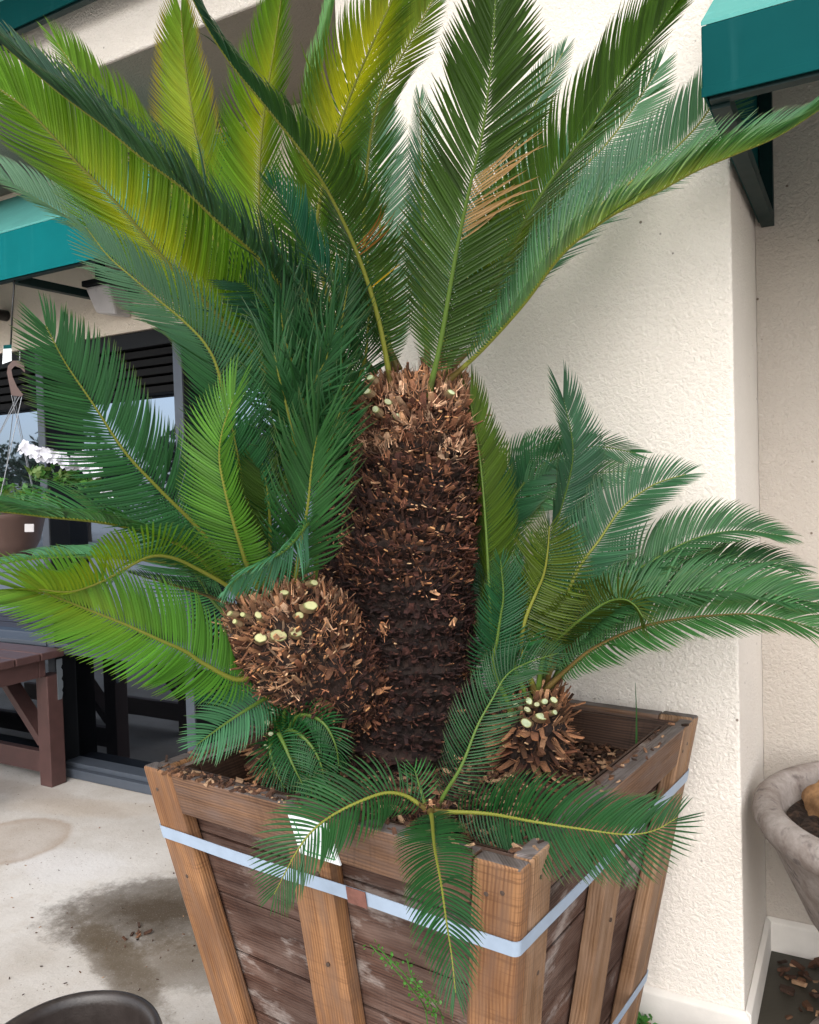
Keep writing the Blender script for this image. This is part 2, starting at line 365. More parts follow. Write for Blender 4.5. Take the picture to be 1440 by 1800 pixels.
# window band: mullions, panes, transom, shutter
YG = YW + .11
def window(x0, x1, label=None):
    w = MB()
    w.box((x0, YW - .004, .005), (x0 + .055, YG + .03, 2.290))
    fr = w.build('window', M['framel'], bld, bevel=.003)
    def sub(name, m, mat, bev=.003):
        return m.build(name, mat, fr, bevel=bev)
    w = MB(); w.box((x0 + .0555, YW - .001, .004), (x0 + .062, YG + .03, 2.291)); sub('mullion', w, M['frame'])
    w = MB(); w.box((x0 + .063, YW + .012, 2.215), (x1, YG + .05, 2.291)); sub('header', w, M['frame'])
    w = MB(); w.box((x0 + .063, YW + .004, .662), (x1, YG + .03, .70)); w.hexa([(x0 + .063, YW - .012, .70), (x1, YW - .012, .70), (x1, YG + .03, .70), (x0 + .063, YG + .03, .70), (x0 + .063, YW - .012, .722), (x1, YW - .012, .722), (x1, YG + .03, .735), (x0 + .063, YG + .03, .735)])
    sub('transom', w, M['framel'])
    w = MB(); w.box((x0 + .063, YW + .002, .003), (x1, YG + .03, .05)); w.box((x0 + .063, YW + .03, .05), (x1, YG + .03, .075)); sub('sill', w, M['framel'])
    w = MB()
    for k in range(5):
        z = 2.215 - .045 * k
        w.hexa([(x0 + .063, YW + .0325, z - .0448), (x1, YW + .0325, z - .0448), (x1, YG + .0, z - .0448), (x0 + .063, YG + .0, z - .0448), (x0 + .063, YW + .03, z - .012), (x1, YW + .03, z - .012), (x1, YG, z), (x0 + .063, YG, z)])
    sub('shutter', w, M['shutter'])
    w = MB(); w.add([(x0 + .063, YG + .01, .735), (x1, YG + .01, .735), (x1, YG + .01, 2.21), (x0 + .063, YG + .01, 2.21)], [(0, 1, 2, 3)]); sub('pane', w, M['glass'], 0)
    w = MB(); w.add([(x0 + .063, YG + .011, .075), (x1, YG + .011, .075), (x1, YG + .011, .662), (x0 + .063, YG + .011, .662)], [(0, 1, 2, 3)]); sub('lower_pane', w, M['glassdark'], 0)
for (x0, x1) in ((-5.85, -4.84), (-4.84, -3.842), (-3.842, -2.85), (-2.85, XL - .551)):
    window(x0, x1)

def awning(label, x0, x1, yv, zb, zt, yw, zw, mat='teal'):
    aw = thing('awning', label, 'awning', (x0, yw, zt), group='teal canvas awnings')
    b = MB(); b.box((x0, yv, zb), (x1, yv + .006, zt)); b.build('valance', M[mat], aw, bevel=.003)
    b = MB(); b.box((x0 - .001, yv - .0025, zb - .001), (x1, yv - .0002, zb + .018)); b.build('hem', M[mat], aw, bevel=.001)
    b = MB(); b.hexa([(x0, yv, zt), (x1, yv, zt), (x1, yw - .003, zw), (x0, yw - .003, zw), (x0, yv, zt + .008), (x1, yv, zt + .008), (x1, yw - .003, zw + .008), (x0, yw - .003, zw + .008)])
    b.build('canopy', M['tealtop'], aw)
    for x, s in ((x0, 1), (x1, -1)):
        xx = x + s * .004
        b = MB(); v = [(xx, yv + .008, zb), (xx, yw - .004, zb + .01), (xx, yw - .004, zw - .005), (xx, yv + .008, zt - .004)]
        v += [(p[0] + s * .004, p[1], p[2]) for p in v]
        b.add(v, [(0, 1, 2, 3), (7, 6, 5, 4), (0, 4, 5, 1), (1, 5, 6, 2), (2, 6, 7, 3), (3, 7, 4, 0)]); b.build('end_panel', M['teal'], aw)
    b = MB(); b.box((x0 + .012, yv + .010, zb - .006), (x1 - .012, yv + .036, zb + .022))
    n = max(2, int((x1 - x0) / .9) + 1)
    for x in np.linspace(x0 + .03, x1 - .03, n):
        b.bar((x, yv + .036, zb + .004), (x, yw - .004, zb + .012), .036, .036)
        b.box((x - .018, yw - .036, zb + .03), (x + .018, yw - .004, zw - .03))
        b.bar((x, yv + .03, zt - .03), (x, yw - .05, zw - .04), .03, .03)
    b.build('awning_frame', M['tealdark'], aw)
    return aw
awning('long teal awning over the windows behind the left fronds', -7.0, -2.35, 2.35, 2.47, 2.675, YW, 3.10, 'teallight')
awning('dark teal awning at the top right corner beside the stucco pier', -.276, 1.5, 1.77, 2.268, 2.41, YR, 3.15)
awning('high teal awning cut off by the top left corner of the photo', -6, -2.0, 2.12, 3.325, 3.45, YM, 3.62)
# wall flood light
p = at(214, 534, 1); wl = thing('wall_light', 'grey wedge shaped wall light on tan stucco above the window', 'light', (-3.18, YW, 2.44))
b = MB(); b.hexa([(-3.25, YW - .10, 2.385), (-3.11, YW - .10, 2.36), (-3.11, YW - .004, 2.36), (-3.25, YW - .004, 2.385), (-3.26, YW - .15, 2.50), (-3.10, YW - .15, 2.50), (-3.10, YW - .004, 2.50), (-3.26, YW - .004, 2.50)])
b.build('lens', M['lamp'], wl, bevel=.012)
b = MB(); b.box((-3.27, YW - .16, 2.502), (-3.09, YW - .002, 2.53)); b.build('housing', M['frame'], wl, bevel=.005)
b = MB(); b.box((-3.085, YW - .05, 2.45), (-3.05, YW - .002, 2.48)); b.build('knob', M['black'], wl, bevel=.006)
b = MB(); b.tube([(-3.55, YW - .004, 2.40), (-3.55, YW - .07, 2.40), (-3.55, YW - .11, 2.41)], (.03, .03, .022), 12)
q = at(2, 552, 1); q = np.array((0, 0, H)) + (q - (0, 0, H)) * ((YW - .05) / q[1])
for i in range(len(b.v)): b.v[i] = (b.v[i][0] + 3.55 + q[0] - .02, b.v[i][1], b.v[i][2] - 2.40 + q[2])
tag(b.build('wall_fixture', M['black'], smooth=True), 'small black spotlight on the tan wall at the left edge', 'light')

# ------------------------------------------------------------------ bench (slatted brown table)
bx, by = -3.66, 2.80
bn = thing('wooden_bench', 'brown painted slatted wooden bench with diagonal brace by the window', 'bench', (bx - .5, by - .3, 0))
BX0, BY0 = -5.3, 2.12
for k in range(5):
    b = MB(); y0 = BY0 + k * .142; b.box((BX0, y0, .672), (bx + .02, y0 + .134, .71)); b.build('top_board', M['paintwood'], bn, bevel=.004)
b = MB(); b.box((BX0, by - .10, .58), (bx - .02, by - .062, .669)); b.box((BX0, BY0 + .02, .58), (bx - .02, BY0 + .058, .669)); b.box((bx - .058, BY0 + .06, .58), (bx - .02, by - .102, .669)); b.build('apron', M['paintwood'], bn, bevel=.003)
for y in (by - .06, BY0 + .06):
    b = MB(); b.box((bx - .105, y - .0, 0), (bx - .015, y + .09, .578)); b.build('leg', M['paintwood'], bn, bevel=.004)
    b = MB(); b.bar((bx - .10, y + .045, .22), (bx - .48, y + .045, .60), .04, .085, (0, 1, 0)); b.build('brace', M['paintwood'], bn, bevel=.003)
    b = MB(); b.box((BX0, y + .02, .06), (bx - .108, y + .06, .17)); b.build('stretcher', M['paintwood'], bn, bevel=.003)
b = MB()
pr = [(0, .0), (.03, 0), (.03, -.03), (.022, -.045), (.03, -.06), (.03, -.09), (.022, -.105), (.03, -.12), (.03, -.15), (.022, -.165), (.028, -.18), (.02, -.21), (0, -.21)]
vv = [(bx - .012 + d, BY0 + .09 + 0 * x, .66 + z) for d in (0, .004) for x, z in pr]
vv = [(bx - .013 + d, by + .03 - .0 + (x - .03) * 1.1, .655 + z) for d in (0, .004) for x, z in pr]
n = len(pr); b.add(vv, [tuple(range(n)), tuple(range(2 * n - 1, n - 1, -1))] + [(i, i + n, (i + 1) % n + n, (i + 1) % n) for i in range(n)])
b.build('corner_bracket', M['galv'], bn)

# ------------------------------------------------------------------ hanging basket and rod
YH = 2.37
def onY(px, py, y):
    d = FW + RT * (px - 720) / FPX - UP * (py - 900) / FPX
    return np.array((0, 0, H)) + d * y / d[1]
rod = thing('hanging_rod', 'thin black rod with a paper tag hanging from the left awning', 'rod', onY(18, 605, YH))
b = MB(); b.tube([onY(26, 484, YH), onY(22, 540, YH), onY(18, 628, YH)], .004, 8); b.build('rod', M['black'], rod, smooth=True)
b = MB(); q = [onY(x, y, YH - .01) for x, y in ((6, 607), (20, 606), (20, 634), (4, 640))]; q += [p + np.array((0, .002, 0)) for p in q]
b.add(q, [(0, 1, 2, 3), (7, 6, 5, 4), (0, 4, 5, 1), (1, 5, 6, 2), (2, 6, 7, 3), (3, 7, 4, 0)]); b.build('tag', M['white'], rod)
b = MB(); q = [onY(x, y, YH - .012) for x, y in ((6, 606.5), (20, 605.5), (20, 612), (6, 613))]; q += [p + np.array((0, .001, 0)) for p in q]
b.add(q, [(0, 1, 2, 3), (7, 6, 5, 4), (0, 4, 5, 1), (1, 5, 6, 2), (2, 6, 7, 3), (3, 7, 4, 0)]); b.build('tag_band', M['teal'], rod)
hb = thing('hanging_basket', 'brown hanging basket of white petunias in front of the window', 'hanging basket', onY(0, 940, YH))
pts = [(34, 620), (34, 634), (30, 640), (40, 648)]
b = MB(); b.tube([onY(x, y, YH) for x, y in ((35, 618), (35, 632), (31, 640))], .003, 6); b.build('hook_wire', M['wire'], hb)
b = MB(); hk = [(12, 655), (14, 643), (22, 634), (31, 634), (42, 640), (44, 655), (36, 647), (26, 643), (20, 650), (22, 662), (30, 680), (41, 694), (36, 697), (20, 695)]
q = [onY(x, y, YH - .008) for x, y in hk] + [onY(x, y, YH + .008) for x, y in hk]; n = len(hk)
b.add(q, [tuple(range(n)), tuple(range(2 * n - 1, n - 1, -1))] + [(i, i + n, (i + 1) % n + n, (i + 1) % n) for i in range(n)]); b.build('hanger_hook', M['brownplastic'], hb)
hc = onY(-2, 915, YH); HR = .19
b = MB()
for k, x0 in enumerate((20, 24, 27, 31, 36, 39)):
    th = k * math.pi / 3 + .4
    b.tube([onY(x0, 694, YH), hc + np.array((HR * math.cos(th), HR * math.sin(th), .03))], .0018, 5)
b.build('hanger_wires', M['wire'], hb)
b = MB(); b.lathe([(HR + .012, .03), (HR + .016, .015), (HR + .004, .0), (HR - .02, -.10), (HR - .06, -.17), (0.001, -.18)], hc, 40); b.build('basket_pot', M['brownplastic'], hb, smooth=True)
b = MB(); q = []
for px in (44, 60):
    for py in (921, 935): q.append(onY(px, py, YH - HR + .035))
b.add([q[0], q[2], q[3], q[1]], [(0, 1, 2, 3)]); mo = b.build('pot_tag', M['lamp'], hb); sm = mo.modifiers.new('s', 'SOLIDIFY'); sm.thickness = .002
def leaf_cluster(mb_, c, n, rad, size, cols, flat=.6):
    for _ in range(n):
        d = rng.normal(size=3); d /= np.linalg.norm(d); p = c + d * rad * rng.random() ** .4 * np.array((1, 1, flat))
        a = rng.normal(size=3); a /= np.linalg.norm(a); bb = np.cross(a, d); bb /= np.linalg.norm(bb) + 1e-9
        s_ = size * (.6 + .8 * rng.random()); cl = np.array(cols[rng.integers(len(cols))]) * (.7 + .6 * rng.random())
        mb_.add([p - a * s_ * .5, p + bb * s_ * .28, p + a * s_ * .6, p - bb * s_ * .28], [(0, 1, 2, 3)], tuple(cl))
b = MB()
for (px, py, r, n) in ((75, 830, .06, 70), (120, 838, .06, 90), (160, 848, .06, 70), (188, 875, .04, 40), (-10, 860, .10, 120), (60, 875, .10, 150), (10, 890, .12, 150)):
    leaf_cluster(b, onY(px, py, YH - .02), n, r, .035, [(.05, .16, .03), (.09, .22, .05), (.03, .10, .02), (.13, .20, .06)])
b.build('petunia_leaves', M['leaf'], hb)
for (px, py, n) in ((52, 792, 3), (66, 796, 4), (80, 797, 5), (92, 800, 3), (118, 812, 5), (130, 816, 4), (148, 808, 5), (158, 812, 4), (168, 816, 3), (190, 865, 2), (42, 790, 3), (106, 806, 2), (150, 826, 2)):
    b = MB()
    for _ in range(n):
        c = onY(px + rng.normal() * 4, py + rng.normal() * 4, YH - .08 + rng.normal() * .02); fwd = -FW + rng.normal(size=3) * .5; fwd /= np.linalg.norm(fwd)
        a = np.cross(fwd, (0, 0, 1)); a /= np.linalg.norm(a); u = np.cross(a, fwd); r = .026
        ring = [c + fwd * .004 + (a * math.cos(t) + u * math.sin(t)) * r * (1 + .16 * math.cos(5 * t)) for t in np.linspace(0, 2 * math.pi, 20, endpoint=False)]
        b.add([c - fwd * .012] + ring, [(0, 1 + i, 1 + (i + 1) % 20) for i in range(20)])
    b.build('flower_cluster', M['petal'], hb, smooth=True)

# ------------------------------------------------------------------ planter box
ZR, ZB, TAPER = .917, .10, .14
FL, FR, BR = (np.array((-1.353, 1.238)), np.array((-.446, 1.142)), np.array((-.369, 2.090)))
PC = (FL + BR) / 2; EX = (FR - FL) / np.linalg.norm(FR - FL); EY = np.array((-EX[1], EX[0]))
HX, HY = np.linalg.norm(FR - FL) / 2, np.linalg.norm(BR - FR) / 2
def ins(z): return TAPER * (ZR - z) / (ZR - ZB)
def PW(x, y, z):
    q = PC + EX * x + EY * y; return np.array((q[0], q[1], z))
def face(k):
    """(u along, d depth into the box, z) on side k: 0 front, 1 right, 2 back, 3 left"""
    def P(u, d, z):
        hx, hy = HX - ins(z), HY - ins(z)
        return [lambda: PW(u, -hy + d, z), lambda: PW(hx - d, u, z), lambda: PW(-u, hy - d, z), lambda: PW(-hx + d, -u, z)][k]()
    half = (lambda z: HX - ins(z)) if k in (0, 2) else (lambda z: HY - ins(z) - .0385)
    return P, half
pl = thing('planter_box', 'large tapered square wooden planter box wrapped with pale straps', 'planter', (PC[0], PC[1], 0))
TH = .038
def slab(P, u0b, u1b, u0t, u1t, d0, d1, z0, z1):
    return [P(u0b, d0, z0), P(u1b, d0, z0), P(u1b, d1, z0), P(u0b, d1, z0), P(u0t, d0, z1), P(u1t, d0, z1), P(u1t, d1, z1), P(u0t, d1, z1)]
for k in range(4):
    P, hf = face(k); PWD = .089 if k in (0, 2) else .080
    mats = [M['wood'], M['wood2'], M['wood2'], M['wood']]
    for s in (-1, 1):
        b = MB(); o0, o1 = s * hf(ZB), s * hf(ZR); i0, i1 = s * (hf(ZB) - PWD), s * (hf(ZR) - PWD)
        zt = ZR - (.0 if s < 0 else .004)
        b.hexa(slab(P, min(o0, i0), max(o0, i0), min(o1, i1), max(o1, i1), 0, TH, ZB, zt)); cp = b.build('corner_post', [mats[k], M['woodtop']], pl, bevel=.008, seg=3); cp.data.polygons[1].material_index = 1
    w = hf(ZR) - PWD - .001; wb = hf(ZR - .09) - PWD - .001
    b = MB(); b.hexa(slab(P, -wb, wb, -w, w, .002, TH, ZR - .09, ZR - .003)); ra = b.build('top_rail', [M['woodrail'], M['woodtop']], pl, bevel=.003)
    ra.data.polygons[1].material_index = 1
    bw = .05
    b = MB(); b.hexa(slab(P, -bw, bw, -bw, bw, .003, TH, ZB, ZR - .0915)); b.build('batten', M['wood'] if k in (0, 3) else M['wood2'], pl, bevel=.0035)
    # horizontal boards behind
    z = ZB
    while z < ZR - .03:
        z1 = min(z + .135, ZR - .006); e0, e1 = hf(z) - .004, hf(z1 - .004) - .004
        jit = random.uniform(0, .004)
        if k in (1, 3): e0 -= .022; e1 -= .022
        b = MB(); b.hexa(slab(P, -e0, e0, -e1, e1, TH + .001 + jit, TH + .019 + jit, z, z1 - .005))
        bo = b.build('side_board', [M['woodboard'], M['woodin']], pl, bevel=.002); bo.data.polygons[4].material_index = 1; bo.data.polygons[1].material_index = 0
        z = z1
    # inner lining seen above the soil
    zz = ZR - .09; e0, e1 = hf(zz) - .06, hf(ZR - .012) - .06
    b = MB(); b.hexa(slab(P, -e0, e0, -e1, e1, TH + .0255, TH + .031, zz, ZR - .014)); b.build('inner_board', M['woodin'], pl)
def strap(z, w, name):
    def ring(zz, off):
        hx, hy = HX - ins(zz) + off, HY - ins(zz) + off; c = .012; pts = []
        for (sx, sy, a0) in ((1, -1, -90), (1, 1, 0), (-1, 1, 90), (-1, -1, 180)):
            for a in np.linspace(a0, a0 + 90, 6):
                pts.append((sx * (hx - c) + c * math.cos(R(a)), sy * (hy - c) + c * math.sin(R(a))))
        return pts
    out = []
    base = ring(z, .0025); n0 = len(base)
    # subdivide with a little sag between corners
    def dense(zz, off):
        rp = ring(zz, off); res = []
        for i in range(len(rp)):
            p, q = np.array(rp[i]), np.array(rp[(i + 1) % len(rp)])
            m = 14 if np.linalg.norm(q - p) > .1 else 1
            for j in range(m):
                t = j / m; res.append((p + (q - p) * t, math.sin(math.pi * t) if m > 1 else 0))
        return res
    lo, hi = dense(z - w / 2, .002), dense(z + w / 2, .002)
    lo2, hi2 = dense(z - w / 2, .0034), dense(z + w / 2, .0034)
    n = len(lo); v = []
    for L_, zz in ((lo, z - w / 2), (hi, z + w / 2), (hi2, z + w / 2), (lo2, z - w / 2)):
        for i, (p, s) in enumerate(L_):
            v.append(PW(p[0], p[1], zz + .0025 * math.sin(i * .55) * s + (.004 if False else 0)))
    f = []
    for i in range(n):
        j = (i + 1) % n
        for a in range(4):
            c = (a + 1) % 4; f.append((a * n + i, a * n + j, c * n + j, c * n + i))
    return mesh(name, v, f, M['strap'], pl)
st = strap(.772, .027, 'strap')
P, hf = face(0)
u0 = .115
b = MB(); b.hexa(slab(P, u0 - .022, u0 + .022, u0 - .022, u0 + .022, -.007, -.0045, .757, .789)); b.build('strap_tape', M['rust'], pl, bevel=.001)
strap(.285, .024, 'strap')
# paper label on the rail
b = MB(); b.hexa(slab(P, -.012, .085, -.028, .066, -.003, .0012, ZR - .092, ZR - .016)); lb = b.build('paper_label', M['white'], pl)
M['greenink'] = plain('green_ink', (.08, .30, .12), .6, .3)
b = MB()
lines = [((.004, ZR - .083), (.074, ZR - .083)), ((.074, ZR - .083), (.058, ZR - .024)), ((.058, ZR - .024), (-.015, ZR - .024)), ((-.015, ZR - .024), (.004, ZR - .083))]
for (a, c) in lines: b.bar(P(a[0], -.0036, a[1]), P(c[0], -.0036, c[1]), .0024, .0008, EY.tolist() + [0])
for r_, (za, n) in enumerate(((ZR - .055, 5), (ZR - .065, 4))):
    for j in range(n): b.bar(P(.026 + j * .006, -.0036, za), P(.029 + j * .006, -.0036, za + .0012), .0009, .0006, EY.tolist() + [0])
b.build('label_print', M['greenink'], lb)
M['nail'] = plain('rusty_nail', (.10, .07, .055), .5, .5, metal=.6)
for k in range(2):
    P, hf = face(k)
    for u, z in ((-hf(.68) + .045, .68), (hf(.86) - .03, .865), (hf(.86) - .06, .855), (.02, .79), (-.02, .78), (-hf(.86) + .03, .87), (hf(.6) - .04, .60), (.01, .6)):
        b = MB(); c0 = P(u, -.0006, z); n_ = P(u, -.003, z) - P(u, 0, z); n_ /= np.linalg.norm(n_); a_ = np.cross(n_, (0, 0, 1)); u_ = np.cross(a_, n_)
        ring = [c0 + (a_ * math.cos(t) + u_ * math.sin(t)) * .0042 for t in np.linspace(0, 2 * math.pi, 12, endpoint=False)]
        b.add(ring + [q - n_ * .004 for q in ring] + [c0 + n_ * .0008], [(i, (i + 1) % 12, 24) for i in range(12)] + [(i, i + 12, (i + 1) % 12 + 12, (i + 1) % 12) for i in range(12)])
        b.build('nail_head', M['nail'], pl)
# pallet under the planter
pa = thing('pallet', 'low weathered wooden pallet under the planter box', 'pallet', (PC[0], PC[1], 0))
for k in range(6):
    x = -.45 + k * .18
    b = MB(); q0, q1 = PW(x, -.47, .075), PW(x, .46, .075); b.bar(q0, q1, .12, .022); b.build('deck_board', M['woodboard'], pa, bevel=.002)
for y in (-.42, 0, .41):
    b = MB(); b.bar(PW(-.5, y, .034), PW(.5, y, .034), .06, .06); b.build('pallet_beam', M['woodboard'], pa, bevel=.002)

# ------------------------------------------------------------------ soil, chips
def soil_height(x, y):
    return .812 + .035 * math.exp(-((x + .12) ** 2 + (y - .05) ** 2) / .06)
NG = 90; v = []; hx, hy = HX - .075, HY - .075
from mathutils import noise as mn
for j in range(NG + 1):
    for i in range(NG + 1):
        x, y = -hx + 2 * hx * i / NG, -hy + 2 * hy * j / NG
        z = soil_height(x, y) + .022 * mn.noise(Vector((x * 9, y * 9, 0))) + .014 * mn.noise(Vector((x * 34, y * 34, 3)))
        v.append(PW(x, y, z))
f = [(j * (NG + 1) + i, j * (NG + 1) + i + 1, (j + 1) * (NG + 1) + i + 1, (j + 1) * (NG + 1) + i) for j in range(NG) for i in range(NG)]
tag(mesh('soil', v, f, M['soil'], None, True), 'dark crumbly potting mulch filling the planter', 'soil', kind='stuff')
CH = [(.20, .10, .055), (.13, .062, .032), (.07, .033, .02), (.36, .22, .13), (.035, .019, .013), (.05, .027, .018), (.09, .042, .025)]
def chips(mb_, pts, size, nrm=(0, 0, 1)):
    for p in pts:
        a = rng.uniform(0, 2 * math.pi); L_ = size * (.4 + 1.1 * rng.random()); w = L_ * (.25 + .3 * rng.random()); t = L_ * .14
        u = np.array((math.cos(a), math.sin(a), rng.normal() * .35)); u /= np.linalg.norm(u); s_ = np.cross((0, 0, 1), u); s_ /= np.linalg.norm(s_); n_ = np.cross(u, s_)
        p = np.array(p) + n_ * t
        j = lambda: 1 + rng.normal() * .25
        q = [p - u * L_ * .5 * j() - s_ * w * .5 * j() - n_ * t, p + u * L_ * .5 * j() - s_ * w * .4 * j() - n_ * t, p + u * L_ * .5 * j() + s_ * w * .5 * j() - n_ * t, p - u * L_ * .4 * j() + s_ * w * .5 * j() - n_ * t]
        q += [x + n_ * 2 * t + u * rng.normal() * t for x in q]
        c = np.array(CH[rng.integers(len(CH))]) * (.6 + .8 * rng.random())
        mb_.add(q, [(0, 3, 2, 1), (4, 5, 6, 7), (0, 1, 5, 4), (1, 2, 6, 5), (2, 3, 7, 6), (3, 0, 4, 7)], tuple(c))
b = MB(); pts = []
for _ in range(4200):
    x, y = rng.uniform(-hx, hx), rng.uniform(-hy, hy); pts.append(PW(x, y, soil_height(x, y) + .006 + rng.random() * .012))
chips(b, pts, .013)
tag(b.build('mulch', M['chip']), 'loose brown bark mulch scattered over the soil', 'mulch', kind='stuff')
b = MB(); pts = []
for _ in range(150):
    u = -HX + .05 + abs(rng.normal()) * .22
    if u < HX - .1: pts.append(PW(u, -HY + rng.uniform(.004, .034), ZR - .003))
for _ in range(40): pts.append(PW(rng.uniform(-HX + .1, HX - .1), -HY + rng.uniform(.004, .05), ZR - .003))
for _ in range(40): pts.append(PW(HX - rng.uniform(.004, .05), rng.uniform(-HY + .05, HY - .1), ZR - .003))
for _ in range(30): pts.append(PW(-HX + rng.uniform(.004, .05), rng.uniform(-HY + .05, HY - .1), ZR - .003))
chips(b, pts, .013)
tag(b.build('bark_crumbs', M['chip']), 'bark crumbs lying on the planter rim', 'bark crumbs', kind='stuff')
b = MB(); pts = [atZ(240 + rng.normal() * 12, 1645 + rng.normal() * 10, .003) for _ in range(9)] + [atZ(rng.uniform(0, 420), rng.uniform(1400, 1790), .002) for _ in range(80)]
chips(b, pts[:9], .018); chips(b, pts[9:], .006)
tag(b.build('floor_debris', M['chip']), 'wood crumbs scattered on the stained concrete floor', 'debris', kind='stuff')
b = MB(); pts = [atZ(rng.uniform(1375, 1440), rng.uniform(1690, 1790), .008) for _ in range(26)] + [atZ(rng.uniform(1120, 1290), rng.uniform(1785, 1840), .008) for _ in range(25)]
chips(b, pts, .03)
tag(b.build('leaf_litter', M['chip']), 'dry leaf bits on the dark floor in the right corner', 'leaf litter', kind='stuff')

# ------------------------------------------------------------------ trunks
def spline(pts, n):
    pts = np.asarray(pts, float); m = len(pts)
    if m == 2: return pts[0] + (pts[1] - pts[0]) * np.linspace(0, 1, n)[:, None]
    d = np.r_[0, np.cumsum(np.linalg.norm(np.diff(pts[:, :3], axis=0), axis=1) ** .5)]; d /= d[-1]
    P0 = np.vstack([2 * pts[0] - pts[1], pts, 2 * pts[-1] - pts[-2]])
    out = []
    for t in np.linspace(0, 1, n):
        i = min(np.searchsorted(d, t, 'right') - 1, m - 2); u = (t - d[i]) / (d[i + 1] - d[i])
        a, b_, c, e = P0[i], P0[i + 1], P0[i + 2], P0[i + 3]
        m1 = (c - a) * .5; m2 = (e - b_) * .5
        out.append((2 * u**3 - 3 * u**2 + 1) * b_ + (u**3 - 2 * u**2 + u) * m1 + (-2 * u**3 + 3 * u**2) * c + (u**3 - u**2) * m2)
    return np.array(out)
